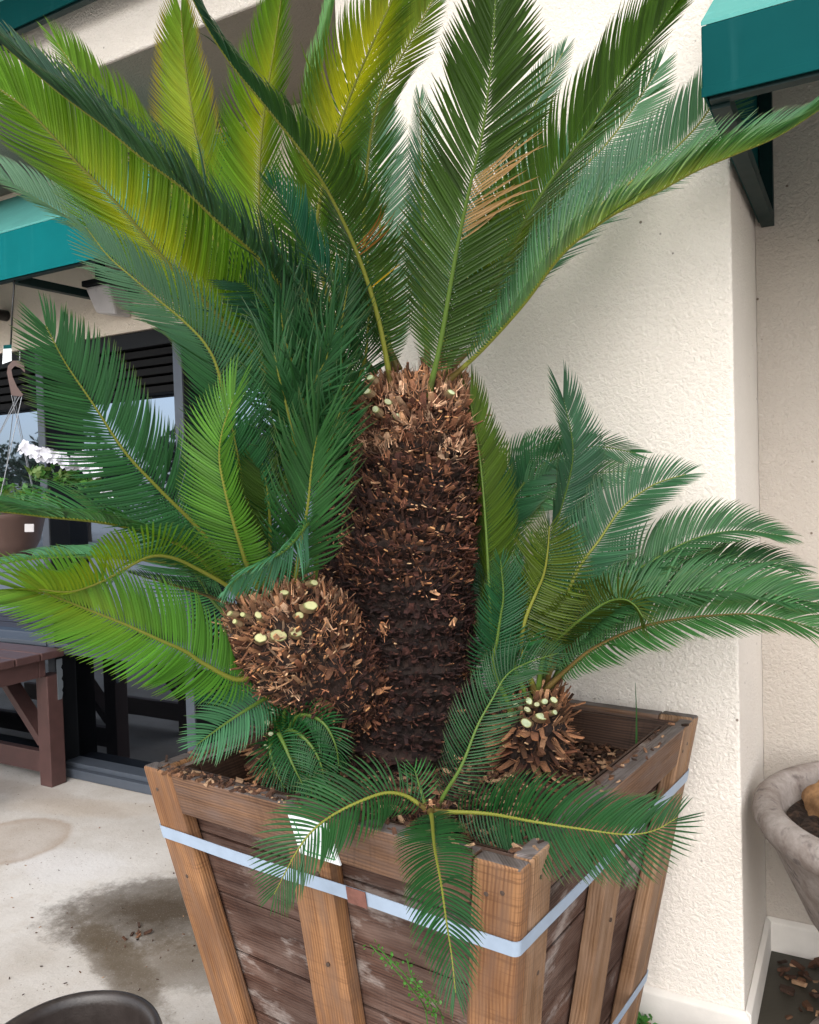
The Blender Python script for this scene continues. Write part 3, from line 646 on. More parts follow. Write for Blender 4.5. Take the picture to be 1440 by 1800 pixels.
def trunk(name, ctl, parent, zone, ring=.0112, per=.0145, seed=0, core=(.022, .012, .009)):
    """ctl: (px, py, D, radius in px). zone(t) -> dict(len, up, cols, w)"""
    r_ = np.random.default_rng(seed)
    P4 = np.array([(*at(x, y, D), r * D / FPX) for x, y, D, r in ctl])
    Ls = np.sum(np.linalg.norm(np.diff(P4[:, :3], axis=0), axis=1)); n = max(12, int(Ls / ring)); S = spline(P4, n)
    C, rad = S[:, :3], S[:, 3]; T = np.gradient(C, axis=0); T /= np.linalg.norm(T, axis=1)[:, None]
    A = np.cross(T, (0.3, 1, 0.1)); A /= np.linalg.norm(A, axis=1)[:, None]; B = np.cross(T, A)
    V, F, K = [], [], []; ra_ = .0105 if len(ctl) > 6 else .003
    NS = 100
    for i in range(n):
        for k in range(NS):
            th = 2 * math.pi * k / NS; d = A[i] * math.cos(th) + B[i] * math.sin(th)
            q = C[i] + d * rad[i]; lump = (.007 * mn.noise(Vector((C[i][2] * 14, th * .3, 2.))) + .009 * mn.noise(Vector(q * 7))) if len(ctl) > 6 else 0; nz = lump + .010 * mn.noise(Vector(q * 16)) + .009 * mn.noise(Vector(q * 48)) + .007 * mn.noise(Vector(q * 110)) - .002 + ra_ * math.sin(i * 1.62)
            V.append(C[i] + d * (rad[i] * .97 + nz)); K.append(np.array(core) * (.5 + 1.6 * r_.random() ** 2 + 1.5 * max(0, mn.noise(Vector(q * 60)))))
    for i in range(n - 1):
        for k in range(NS): F.append((i * NS + k, i * NS + (k + 1) % NS, (i + 1) * NS + (k + 1) % NS, (i + 1) * NS + k))
    V.append(C[-1] + T[-1] * rad[-1] * .25); K.append(np.array(core)); t_ = len(V) - 1
    for k in range(NS): F.append(((n - 1) * NS + k, (n - 1) * NS + (k + 1) % NS, t_))
    for i in range(n):
        t = i / (n - 1); z = zone(t); m = max(8, int(2 * math.pi * rad[i] / per)); ph = (i % 2) * .5 + r_.random() * .3
        for k in range(m):
            if r_.random() < z.get('skip', .05): continue
            th = 2 * math.pi * (k + ph + r_.normal() * .13) / m; d = A[i] * math.cos(th) + B[i] * math.sin(th); s = np.cross(T[i], d)
            jt = z.get('jit', 14); up = R(z['up'] + r_.normal() * jt); dirn = d * math.cos(up) + T[i] * math.sin(up) + s * r_.normal() * jt * .014; dirn /= np.linalg.norm(dirn)
            nrm = np.cross(dirn, s); nrm /= np.linalg.norm(nrm); s = np.cross(nrm, dirn)
            L_ = z['len'] * (.4 + 1.2 * r_.random()); w = z['w'] * (.5 + .9 * r_.random()); th_ = min(w, z.get('thk', .008)) * (.35 + .4 * r_.random())
            q_ = C[i] + d * rad[i]; lump = (.007 * mn.noise(Vector((C[i][2] * 14, th % 6.283 * .3, 2.))) + .009 * mn.noise(Vector(q_ * 7))) if len(ctl) > 6 else 0
            p0 = C[i] + d * (rad[i] + lump - (.006 if len(ctl) > 6 else .012) + ra_ * math.sin(i * 1.62) + r_.normal() * .003) + T[i] * r_.normal() * .007
            c0 = np.array(z['cols'][r_.integers(len(z['cols']))]) * (.55 + .9 * r_.random()); ce = np.array(z['end'][r_.integers(len(z['end']))]) * (.6 + .8 * r_.random())
            if r_.random() < z.get('fleck', .07): c0 = np.array(TANC[r_.integers(4)]) * 1.15; ce = np.array(ENDS[r_.integers(4)]) * 1.2; w *= 1.25
            c0 = c0 * (1 + .55 * math.sin(i * 1.62 + .8)); nv = len(V); tw = r_.normal() * .2
            for (f_, ww, tt) in ((0, 1.15, 1.1), (.6, .95, 1.), (1., .72, .8)):
                q = p0 + dirn * (L_ + .012) * f_ + nrm * L_ * .18 * f_ * f_
                for (a, b_) in ((-1, -.5), (0, -1), (1, -.5), (.75, .7), (-.75, .7)):
                    V.append(q + s * (a * ww * w * .5) + nrm * (b_ * tt * th_ * .5 + a * tw * w * .3)); K.append(c0 * (.5 + .5 * f_) if f_ < 1 else c0)
            for a in range(2):
                for k5 in range(5): F.append((nv + a * 5 + k5, nv + a * 5 + (k5 + 1) % 5, nv + a * 5 + 5 + (k5 + 1) % 5, nv + a * 5 + 5 + k5))
            ne = len(V)
            for k5 in range(5): V.append(V[nv + 10 + k5] + dirn * .0004); K.append(ce)
            F.append(tuple(ne + k5 for k5 in range(5)))
            for _ in range(int(z.get('hair', .5) * 4 + r_.random())):     # woolly fibres
                h = dirn + r_.normal(size=3) * .75; h /= np.linalg.norm(h); hs_ = np.cross(h, r_.normal(size=3)); hs_ /= np.linalg.norm(hs_)
                q = p0 + d * .011 + s * r_.normal() * .010 + T[i] * r_.normal() * .008; l_ = (.010 + .022 * r_.random()) * z.get('hl', 1.); nv = len(V); hw_ = .0009 + .0012 * r_.random()
                V.extend([q - hs_ * hw_, q + hs_ * hw_, q + h * l_ + nrm * l_ * .3]); K.extend([c0 * (.7 + 1.0 * r_.random())] * 3); F.append((nv, nv + 1, nv + 2))
    return mesh(name, V, F, M['bark'], parent, False, np.array(K)), (C, rad, T)
DARKC = [(.058, .022, .016), (.080, .029, .019), (.034, .014, .011), (.105, .038, .024)]
DARKC2 = [(.030, .0115, .010), (.044, .0155, .012), (.019, .0085, .008), (.058, .020, .014)]
REDC = [(.17, .065, .034), (.12, .045, .026), (.24, .10, .05), (.08, .034, .020)]
TANC = [(.42, .20, .10), (.32, .145, .07), (.50, .27, .145), (.25, .11, .058)]
FUZZ = [(.46, .26, .16), (.36, .19, .11), (.54, .34, .215), (.28, .14, .08)]
ENDS = [(.62, .32, .13), (.50, .23, .095), (.40, .16, .065), (.66, .42, .23)]
def zmain(t):
    if t > .92: return dict(len=0.0211, up=60, w=0.0072, cols=FUZZ + TANC, end=FUZZ, hair=1.43, hl=1.3, skip=.0, jit=18)
    if t > .78: return dict(len=0.0176, up=38, w=0.0115, cols=FUZZ + REDC, end=ENDS + REDC, hair=1.56, skip=.06, jit=26)
    if t > .52: return dict(len=0.0141, up=30, w=0.0115, cols=REDC + DARKC, end=ENDS + REDC + DARKC + DARKC, hair=1.17, skip=.08, jit=24, hl=.7)
    if .07 < t < .62: return dict(len=.0105, up=20, w=.012, cols=DARKC2, end=DARKC2 + DARKC + REDC, hair=1.1, skip=.10, jit=28, hl=.6, fleck=.035)
    if t > .07: return dict(len=0.0106, up=22, w=0.0115, cols=DARKC + DARKC + REDC, end=DARKC + DARKC + REDC + REDC + [(.42, .17, .07), (.22, .15, .12)], hair=1.17, skip=.10, jit=28, hl=.65)
    return dict(len=0.0106, up=10, w=0.0144, cols=REDC, end=ENDS + [(.1, .05, .03)], hair=1.04, skip=.2, jit=20)
def zdark(t):
    if t > .9: return dict(len=0.0264, up=50, w=0.0072, cols=TANC, end=TANC, hair=1.04)
    return dict(len=0.0106, up=20, w=0.0101, cols=DARKC2, end=DARKC2 + DARKC + REDC, hair=1.69, skip=.1, jit=40, hl=.8)
def zball(t):
    if t > .80: return dict(len=0.0246, up=52, w=0.0079, cols=FUZZ + TANC, end=FUZZ, hair=1.17, hl=1.2, skip=.0, jit=20)
    if t > .40: return dict(len=0.0211, up=28, w=0.0108, cols=TANC + FUZZ + REDC, end=ENDS + ENDS + REDC, hair=1.04, skip=.03, jit=24, thk=.009)
    return dict(len=0.0141, up=20, w=0.0101, cols=REDC + DARKC, end=REDC + ENDS + DARKC, hair=1.56, skip=.08, jit=36, hl=.8)
def zpup(t):
    if t > .72: return dict(len=.030, up=50, w=.010, cols=TANC, end=TANC, hair=1.)
    return dict(len=.030, up=-25, w=.014, cols=REDC + TANC, end=TANC + ENDS, hair=.4, skip=.05, jit=18)

base = at(705, 1345, 2.03)
sago = thing('sago_palm', 'tall shaggy sago palm with thick dark trunk and long arching fronds', 'palm', (base[0], base[1], .82))
tr, _ = trunk('trunk', [(697, 1420, 2.03, 138), (700, 1350, 2.03, 130), (712, 1250, 2.02, 122), (718, 1150, 2.01, 112), (717, 1050, 2.0, 103), (716, 960, 1.99, 106), (728, 870, 1.985, 106), (738, 780, 1.98, 98), (736, 710, 1.98, 90), (733, 672, 1.98, 66)], sago, zmain, seed=1)
tr2, _ = trunk('second_trunk', [(650, 1260, 2.10, 85), (640, 1120, 2.12, 84), (628, 980, 2.14, 72), (622, 860, 2.16, 62), (612, 760, 2.18, 66), (606, 690, 2.18, 50)], sago, zdark, seed=2)
ball, _ = trunk('offshoot', [(640, 1238, 1.93, 58), (592, 1195, 1.88, 84), (545, 1150, 1.855, 102), (505, 1108, 1.845, 100), (478, 1075, 1.845, 84), (464, 1053, 1.845, 56)], sago, zball, seed=3)
rp = thing('palm_pup', 'young palm in the right of the planter with arching fronds and cut stem base', 'palm', (at(935, 1330, 1.93)))
st_, _ = trunk('stem', [(926, 1405, 1.93, 54), (928, 1345, 1.93, 66), (934, 1290, 1.93, 64), (942, 1245, 1.93, 54), (945, 1215, 1.93, 36)], rp, zpup, ring=.013, per=.017, seed=4)
def cut_stub(px, py, D, rad, parent, lean=(0, 0), col=(.62, .66, .42)):
    c = at(px, py, D); d = -FW * (.8 + .1 * rng.normal()) + RT * (lean[0] + .12 * rng.normal()) + UP * (.35 + lean[1] + .12 * rng.normal()); d /= np.linalg.norm(d)
    a = np.cross(d, (0.1 + .3 * rng.normal(), 0.2, 1)); a /= np.linalg.norm(a); bb = np.cross(d, a); r = rad * D / FPX * (.85 + .3 * rng.random()); ec = 1 + .25 * rng.random()
    b = MB(); n = 24; irr = 1 + .035 * rng.normal(size=n)
    tl = rng.normal(size=2) * .12; mxx = .55 * rng.random() ** 1.6
    rr = lambda f_, g_=1.: [c - d * f_ + (a * math.cos(t) * ec + bb * math.sin(t) * .8) * r * irr[k] * (1 + .55 * f_ / .03) * g_ + d * r * g_ * (tl[0] * math.cos(t) + tl[1] * math.sin(t)) for k, t in enumerate(np.linspace(0, 2 * math.pi, n, endpoint=False))]
    lo, mi, hi = rr(.018), rr(.004), rr(0); hi2 = rr(-.0003, .84)
    b.add(lo + mi, [(i, (i + 1) % n, (i + 1) % n + n, i + n) for i in range(n)], (.20, .13, .07))
    b.add(mi + hi, [(i, (i + 1) % n, (i + 1) % n + n, i + n) for i in range(n)], (.20, .20, .08))
    col = tuple(np.array(col) * (1 - mxx) + np.array((.30, .19, .09)) * mxx)
    b.add(hi2 + [c + d * .001], [(i, (i + 1) % n, n) for i in range(n)], col)
    b.add(hi + hi2, [(i, (i + 1) % n, (i + 1) % n + n, i + n) for i in range(n)], (.36, .36, .16))
    b.build('cut_stub', M['stub'], parent, smooth=False)
GR = (.46, .54, .34)
for (x, y, r) in ((735, 713, 8), (698, 731, 8), (794, 689, 6), (660, 719, 7), (682, 706, 6), (650, 663, 7), (643, 687, 7)): cut_stub(x, y, 1.850, r * 1.05, sago, ((x - 735) / 160, 0), GR)
for (x, y, r) in ((458, 1121, 8), (490, 1117, 10), (520, 1111, 9), (527, 1081, 7), (547, 1064, 8), (500, 1041, 6), (454, 1081, 6), (426, 1080, 5), (412, 1092, 5), (553, 1024, 6), (403, 1078, 5)): cut_stub(x, y, 1.712 + (.038 if y < 1060 else 0), r * 1.08, ball, ((x - 480) / 130, 0), (.52, .52, .26))
for (x, y, r) in ((925, 1271, 7), (952, 1259, 7), (927, 1247, 5), (944, 1238, 5), (907, 1239, 4), (976, 1252, 5), (930, 1232, 5), (958, 1233, 5), (974, 1230, 5), (896, 1256, 5)): cut_stub(x, y, 1.842, r * 1.1, rp, ((x - 940) / 90, 0), GR)

# ------------------------------------------------------------------ fronds
PAL = dict(blue=(.045, .120, .092), teal=(.022, .105, .065), dark=(.014, .062, .028), olive=(.050, .088, .016), green=(.036, .115, .026), lime=(.090, .20, .022), mid=(.028, .105, .040), pale=(.14, .26, .22), deep=(.012, .070, .040))
YEL = np.array((.40, .40, .018)); RACH = dict(y=(.24, .26, .06), g=(.11, .19, .045), b=(.17, .12, .05))
def frond(parent, pts, phi=0., L=.16, v=22, col='green', yel=None, curl=.16, droop=.10, n=None, rach='y', petiole=.08, rr=.0070, side=None, dead=None, wav=0., hook=.10, ang=1., edge=None, seed=[100], name='frond', tipc=None, wid=.0060, minL=.4):
    seed[0] += 1; g_ = np.random.default_rng(seed[0])
    C = np.array([at(*p) for p in pts]); NC = 60; S = spline(C, 240)
    s_ = np.r_[0, np.cumsum(np.linalg.norm(np.diff(S, axis=0), axis=1))]; Lt = s_[-1]
    def ev(t):
        x = np.clip(t, 0, 1) * Lt; return np.stack([np.interp(x, s_, S[:, i]) for i in range(3)], -1)
    def tan(t):
        e = .004; d = ev(t + e) - ev(t - e); return d / np.linalg.norm(d, axis=-1, keepdims=True)
    phi = np.atleast_1d(phi).astype(float)
    def frame(t):
        P_ = ev(t); T = tan(t); Vw = np.array((0, 0, H)) - P_; Vw -= (Vw * T).sum(-1, keepdims=True) * T; Vw /= np.linalg.norm(Vw, axis=-1, keepdims=True)
        Sx = np.cross(T, Vw); ph = np.radians(np.interp(t, np.linspace(0, 1, len(phi)), phi))[:, None]
        N = Vw * np.cos(ph) + Sx * np.sin(ph); return P_, T, N, np.cross(T, N)
    m = n or int(Lt / (.0074 if wav < .12 else .0098))
    lf = lambda x, k: np.interp(x, np.linspace(0, 1, k), g_.normal(size=k))
    base = np.array(PAL[col] if isinstance(col, str) else col)
    VV, FF, KK = [], [], []; nv = 0
    # rachis
    t = np.linspace(0, 1, NC); P_, T, N, B = frame(t); NR = 6
    rad = rr * (1 - .82 * t) * (1 + .8 * np.exp(-t / .035))
    ths = np.linspace(0, 2 * np.pi, NR, endpoint=False)
    ring = P_[:, None] + rad[:, None, None] * (N[:, None] * np.cos(ths)[None, :, None] * .8 + B[:, None] * np.sin(ths)[None, :, None])
    VV.append(ring.reshape(-1, 3)); i, k = np.meshgrid(np.arange(NC - 1), np.arange(NR), indexing='ij'); k2 = (k + 1) % NR
    FF.append(np.stack([i * NR + k, i * NR + k2, (i + 1) * NR + k2, (i + 1) * NR + k], -1).reshape(-1, 4)); nv = NC * NR
    rc = np.array(RACH[rach]); rcol = rc[None] * (1 - .15 * t)[:, None]; rcol[t < .06] = (.13, .10, .035) if rach != 'g' else (.08, .11, .03); KK.append(np.repeat(rcol, NR, 0))
    for sd_ in (-1, 1):
        tt = petiole + (1 - petiole) * (np.arange(m) + .5 + g_.normal(size=m) * .06) / m; tt = np.clip(tt, 0, .999)
        P_, T, N, B = frame(tt); u = (tt - petiole) / (1 - petiole)
        LL = L * np.clip(np.interp(u, [0, .06, .2, .4, .7, .88, 1], [.22, .5, .85, 1., .92, .66, minL]), 0, 1) * (1 + g_.normal(size=m) * .022 + lf(u, 14) * .035)
        if side: LL = LL * side[0 if sd_ < 0 else 1]
        a0 = np.radians(np.interp(u, [0, .15, .4, .75, .93, 1], [84, 70, 58, 50, 36, 16])) * ang + g_.normal(size=m) * .012 + lf(u, 16) * .035
        vv = np.radians(v) + g_.normal(size=m) * .02 + lf(u, 12) * .05
        stray = g_.random(m) < .02; a0 = a0 + stray * g_.normal(size=m) * .22; vv = vv + stray * g_.normal(size=m) * .25
        dr_ = g_.random(m); ph3 = g_.random(m) * 2.2 - .6; KS = 6; K1 = KS + 1; pos = P_ + (B * sd_ * .6 + N * .3) * (rr * (1 - .8 * tt))[:, None]
        wx = np.array([.55, .95, 1., .95, .78, .5, .06]); pr = []; cl = []
        jit = 1 + g_.normal(size=(m, 1)) * .15 + lf(u, 10)[:, None] * .08; roll = .15 + g_.normal(size=m) * .09; cr, sr = np.cos(roll), np.sin(roll)
        wob = g_.normal(size=m) * wav; wob2 = g_.normal(size=(m, 3)) * wav * .7; wsc = np.ones(m)
        for (s2, t0, t1, dc) in (dead or ()):
            if s2 == sd_:
                mk = (u > t0) & (u < t1); wsc[mk] *= .5 + .3 * g_.random(mk.sum()); wob2[mk] += g_.normal(size=(mk.sum(), 3)) * .16; LL = np.where(mk, LL * (.65 + .4 * g_.random(m)), LL)
        for q in range(K1):
            f_ = q / KS
            a = a0 * (1 - .30 * f_)
            out = B * (sd_ * np.cos(vv))[:, None] + N * np.sin(vv)[:, None]
            d = T * np.cos(a)[:, None] + out * np.sin(a)[:, None] - N * (curl * f_ ** 1.4 + hook * max(0, f_ - .6) * 2.5 + wob * f_)[:, None] + wob2 * f_ + np.array((0, 0, -1.)) * droop * f_
            if wav > .12:
                d = d + (N * np.sin(f_ * 4.2 + ph3)[:, None] + T * (.5 * np.cos(f_ * 3.6 + ph3 * 1.7))[:, None]) * (.42 * f_)
            d /= np.linalg.norm(d, axis=1, keepdims=True)
            w = T - (T * d).sum(1, keepdims=True) * d; w /= np.linalg.norm(w, axis=1, keepdims=True); nn = np.cross(w, d) * sd_
            w, nn = w * cr[:, None] + nn * sr[:, None], nn * cr[:, None] - w * sr[:, None]
            hw = (wid * .5 * wx[q] * np.clip(LL / .10, .55, 1.) * wsc)[:, None]
            pr += [pos - w * hw, pos - nn * hw * .7, pos + w * hw]
            c = np.repeat(base[None], m, 0) * jit
            if yel is not None:
                for (tc, tw, amt, fi) in yel:
                    aa = amt * np.exp(-((u - tc) / tw) ** 2) * (np.exp(-(f_ / fi) ** 2)); aa = np.clip(aa * (1 + g_.normal(size=m) * .12), 0, 1)[:, None]; c = c * (1 - aa) + YEL * aa
            if tipc is not None:
                aa = np.clip((u - .45) / .4, 0, 1)[:, None]; c = c * (1 - aa) + np.array(tipc) * aa
            if edge is not None and f_ > .8: c = c * .4 + np.array(edge) * .6
            if dead is not None:
                for (s2, t0, t1, dc) in dead:
                    if s2 == sd_:
                        mk = ((u > t0) & (u < t1) & (dr_ < .82))[:, None]; c = np.where(mk, np.array(dc) * (.7 + .6 * jit * .5), c)
            if f_ == 1: c = c * .75 + np.array((.22, .16, .05)) * .25
            cl += [c, c * 1.06, c]
            pos = pos + d * (LL / KS)[:, None]
        PR = np.stack(pr, 1).reshape(m, K1, 3, 3); VV.append(PR.reshape(-1, 3)); KK.append(np.stack(cl, 1).reshape(-1, 3))
        ii, qq, cc = np.meshgrid(np.arange(m), np.arange(KS), np.arange(2), indexing='ij'); b0 = nv + ii * K1 * 3 + qq * 3 + cc
        FF.append(np.stack([b0, b0 + 1, b0 + 4, b0 + 3], -1).reshape(-1, 4)); nv += m * K1 * 3
    V_ = np.vstack(VV); F_ = np.vstack(FF); K_ = np.clip(np.vstack(KK) * np.array((1.10, 1.06, .84)), 0.002, 1)
    me = bpy.data.meshes.new(name); me.vertices.add(len(V_)); me.vertices.foreach_set('co', V_.ravel())
    me.loops.add(F_.size); me.loops.foreach_set('vertex_index', F_.ravel().astype(np.int32))
    me.polygons.add(len(F_)); me.polygons.foreach_set('loop_start', np.arange(0, F_.size, 4, dtype=np.int32)); me.polygons.foreach_set('loop_total', np.full(len(F_), 4, np.int32))
    a = me.color_attributes.new('Col', 'FLOAT_COLOR', 'POINT'); c4 = np.ones((len(V_), 4)); c4[:, :3] = K_; a.data.foreach_set('color', c4.ravel())
    me.update(calc_edges=True); me.validate()
    return link(name, me, M['leaf'], parent)

LB, HB = sago, ball
# --- main crown, back to front
frond(LB, [(690, 660, 2.02), (678, 540, 2.12), (668, 400, 2.18), (660, 290, 2.2), (654, 160, 2.2)], 10, .15, 25, 'blue')
frond(LB, [(752, 640, 2.02), (746, 520, 2.12), (744, 380, 2.18), (742, 260, 2.2), (738, 172, 2.2)], 20, .10, 35, 'blue')
frond(LB, [(770, 640, 2.02), (812, 520, 2.1), (872, 350, 2.14), (935, 195, 2.15), (990, 92, 2.12)], -20, .12, 30, 'blue')
frond(LB, [(780, 640, 2.0), (840, 560, 2.04), (925, 425, 2.06), (1000, 320, 2.06), (1060, 260, 2.05), (1110, 195, 2.03), (1158, 118, 2.0)], [-35, 5], .155, 25, 'blue', tipc=(.06, .16, .11))
frond(LB, [(790, 650, 1.98), (860, 580, 1.98), (950, 470, 1.97), (1040, 375, 1.95), (1120, 312, 1.93), (1190, 258, 1.92), (1245, 195, 1.91), (1292, 100, 1.9)], [-60, -40, 10], .16, 25, 'blue', tipc=(.07, .17, .12))
frond(LB, [(600, 680, 2.16), (560, 560, 2.2), (545, 420, 2.2), (548, 250, 2.17), (566, 120, 2.12), (592, -20, 2.08)], [-110, -75], .17, 22, 'green', yel=[(.6, .3, .3, .8)], tipc=(.08, .20, .09))
frond(LB, [(585, 690, 2.18), (490, 560, 2.22), (420, 440, 2.22), (375, 340, 2.2), (345, 235, 2.16), (327, 125, 2.12), (318, 18, 2.06)], -158, .17, 24, 'lime', yel=[(.75, .2, .45, .8)], edge=(.30, .20, .03), ang=.85)
frond(LB, [(590, 700, 2.18), (510, 600, 2.15), (465, 490, 2.12), (456, 380, 2.1), (457, 275, 2.06), (466, 185, 2.02), (482, 85, 1.98), (498, -30, 1.94)], [-165, -120], .18, 22, 'lime', yel=[(.7, .2, .7, .4)], ang=.85)
frond(LB, [(580, 690, 2.17), (500, 590, 2.12), (420, 480, 2.06), (330, 360, 2.0), (250, 270, 1.95), (170, 175, 1.9), (100, 75, 1.86)], 128, .16, 22, 'lime', yel=[(.6, .2, .3, .7)])
frond(LB, [(700, 650, 2.0), (660, 540, 2.02), (640, 400, 1.98), (648, 270, 1.93), (668, 170, 1.88), (712, 88, 1.84), (775, -25, 1.8)], [-150, -140], .16, 24, 'green', yel=[(.8, .2, .35, .9)])
_y = frond(LB, [(660, 660, 2.0), (590, 560, 1.97), (558, 430, 1.92), (565, 340, 1.87), (592, 235, 1.82), (625, 145, 1.77), (660, 65, 1.72), (708, -40, 1.68)], [-150, -135], .185, 22, (.05, .13, .02), yel=[(.74, .22, 1.1, .55)], curl=.2, hook=.15, ang=.85)
_y['label'] = 'frond yellowed along its stem'
# left big ones
frond(LB, [(585, 710, 2.06), (500, 670, 1.98), (430, 600, 1.88), (350, 520, 1.77), (280, 445, 1.68), (215, 368, 1.61), (130, 280, 1.54), (50, 195, 1.49), (-40, 130, 1.45)], [150, 152], .215, 20, (.095, .22, .022), yel=[(.58, .2, .7, .4)], droop=-.25, wid=.0068, ang=.95)
frond(LB, [(580, 720, 2.12), (480, 660, 2.06), (380, 590, 1.98), (280, 495, 1.92), (200, 432, 1.86), (140, 395, 1.82), (80, 358, 1.78), (0, 312, 1.73), (-70, 275, 1.69)], [66, 62], .14, 26, (.036, .090, .068), curl=.2, tipc=(.085, .18, .15), rach='y')
frond(LB, [(600, 680, 2.02), (545, 580, 1.9), (500, 510, 1.8), (445, 445, 1.72), (380, 387, 1.64), (320, 330, 1.58), (250, 278, 1.52), (180, 220, 1.47), (100, 160, 1.42), (4, 78, 1.37)], [62, 85, 78], .165, 26, (.020, .058, .044), curl=-.05, minL=.6)
frond(LB, [(690, 690, 1.90), (665, 560, 1.82), (630, 450, 1.74), (585, 352, 1.66), (540, 280, 1.59), (465, 185, 1.51), (410, 118, 1.46), (365, 50, 1.42), (325, -30, 1.38)], [138, 128, 95, 88], .165, 24, (.034, .072, .018), tipc=(.012, .048, .034), curl=.25, hook=.25, dead=[(-1, .30, .33, (.20, .09, .03)), (-1, .19, .215, (.5, .33, .03))], minL=.7, wav=.04)
frond(LB, [(606, 640, 2.0), (592, 520, 1.9), (575, 490, 1.87), (552, 463, 1.84), (528, 420, 1.80), (500, 362, 1.76), (474, 322, 1.72)], [62, 58], .12, 26, (.014, .095, .065), rach='g')
# right near ones
frond(LB, [(765, 690, 1.9), (815, 590, 1.86), (890, 445, 1.78), (960, 330, 1.71), (1030, 235, 1.65), (1100, 130, 1.59), (1160, 45, 1.54), (1212, -30, 1.5)], [-140, -124], .175, 24, (.040, .095, .016), rach='g', yel=[(.3, .12, .2, .4)], curl=.12, minL=.6, ang=.85)
frond(LB, [(785, 672, 1.89), (850, 612, 1.83), (920, 535, 1.76), (990, 445, 1.68), (1070, 382, 1.61), (1160, 335, 1.54), (1220, 302, 1.5), (1295, 270, 1.45), (1370, 238, 1.41), (1460, 180, 1.37)], [-62, -80, -82], .155, 30, (.030, .11, .055), yel=[(.62, .3, .30, .4)], curl=-.06, minL=.6)
_f = frond(LB, [(752, 700, 1.86), (775, 600, 1.81), (802, 445, 1.73), (827, 325, 1.66), (848, 235, 1.61), (862, 130, 1.55), (868, 55, 1.51), (872, -20, 1.48)], [176, 182], .185, 20, (.032, .074, .012), rach='g', curl=.45, droop=.28, hook=.3, dead=[(-1, .38, .56, (.36, .23, .135))], wid=.0068, ang=.85, minL=.95, wav=.03)
_f['label'] = 'tall olive frond with a strip of dead tan leaflets'
# --- dark twisted bunch between the trunks
TW = dict(v=14, rach='y', ang=.62, minL=1.05, wid=.0054, droop=.0)
frond(LB, [(600, 740, 1.96), (602, 700, 1.92), (600, 650, 1.88), (598, 610, 1.85), (602, 560, 1.82), (612, 500, 1.8)], 20, .14, col=(.016, .062, .022), wav=.24, **TW)
frond(LB, [(505, 860, 1.84), (515, 770, 1.76), (528, 728, 1.72), (542, 692, 1.69), (557, 662, 1.67), (570, 637, 1.65)], [-25, 10], .165, col=(.020, .076, .034), wav=.26, hook=-.2, **TW)
frond(LB, [(545, 820, 1.93), (528, 720, 1.85), (513, 620, 1.79), (505, 560, 1.75), (495, 515, 1.73)], 10, .15, col=(.022, .080, .040), wav=.30, hook=.3, **TW)
frond(LB, [(580, 780, 1.98), (556, 690, 1.93), (520, 610, 1.88), (480, 550, 1.84), (440, 505, 1.8), (385, 466, 1.77)], [25, 5], .12, 22, (.020, .076, .05), wav=.06, rach='g')
frond(LB, [(575, 760, 1.95), (560, 670, 1.88), (558, 600, 1.84), (545, 540, 1.81), (530, 500, 1.79)], -20, .15, col=(.018, .068, .034), wav=.26, **TW)
frond(LB, [(615, 720, 2.02), (640, 640, 1.96), (646, 590, 1.93), (648, 540, 1.90), (640, 500, 1.88)], -20, .14, col=(.018, .068, .028), wav=.22, **TW)
frond(LB, [(560, 790, 1.99), (500, 700, 1.97), (455, 640, 1.95), (420, 585, 1.93), (380, 530, 1.91)], 20, .13, 22, (.020, .075, .034), wav=.06)
frond(LB, [(590, 760, 1.9), (585, 700, 1.82), (575, 650, 1.76), (577, 610, 1.73), (590, 580, 1.71)], -15, .17, col=(.022, .080, .036), wav=.26, **TW)
frond(LB, [(560, 800, 1.93), (545, 740, 1.83), (520, 660, 1.76), (500, 590, 1.72), (494, 550, 1.70)], 15, .16, col=(.018, .074, .030), wav=.28, hook=.3, **TW)
frond(LB, [(530, 880, 1.86), (522, 800, 1.76), (505, 720, 1.70), (490, 660, 1.67), (482, 620, 1.66)], 0, .15, col=(.020, .078, .032), wav=.24, **TW)
frond(LB, [(560, 880, 1.84), (575, 800, 1.74), (590, 750, 1.70), (600, 715, 1.68)], -10, .14, col=(.018, .080, .030), wav=.24, **TW)
# --- fronds of the offshoot
frond(HB, [(465, 1060, 1.84), (455, 985, 1.8), (428, 880, 1.74), (405, 760, 1.68), (384, 655, 1.63), (360, 604, 1.6), (320, 562, 1.57), (278, 527, 1.54), (233, 488, 1.51), (190, 450, 1.49), (155, 405, 1.47)], [0, 10, 14], .135, 24, (.016, .075, .032), tipc=(.055, .125, .095), curl=.14, ang=.85, wid=.0050, n=112)  # tipc paints whitish glare onto the outer leaflets
frond(HB, [(450, 1060, 1.86), (400, 990, 1.82), (350, 930, 1.78), (280, 860, 1.72), (220, 795, 1.66), (165, 712, 1.6), (115, 638, 1.55), (80, 572, 1.51)], [-8, 6], .165, 22, (.022, .085, .040), curl=.05)
frond(HB, [(440, 1090, 1.88), (400, 1080, 1.9), (370, 1050, 1.92), (330, 985, 1.94), (290, 920, 1.95)], [-30, -20], .16, 20, (.035, .15, .07), rach='g')
frond(HB, [(445, 1065, 1.84), (390, 1022, 1.8), (330, 965, 1.76), (230, 930, 1.69), (167, 917, 1.63), (83, 909, 1.57), (0, 900, 1.51), (-70, 905, 1.46)], [80, 84], .19, 24, (.028, .100, .045), curl=.22, rach='y')
frond(HB, [(455, 1050, 1.88), (380, 1005, 1.88), (260, 985, 1.86), (140, 978, 1.84), (40, 985, 1.82), (-40, 1000, 1.8)], [78], .10, 20, (.045, .15, .085), curl=.25)
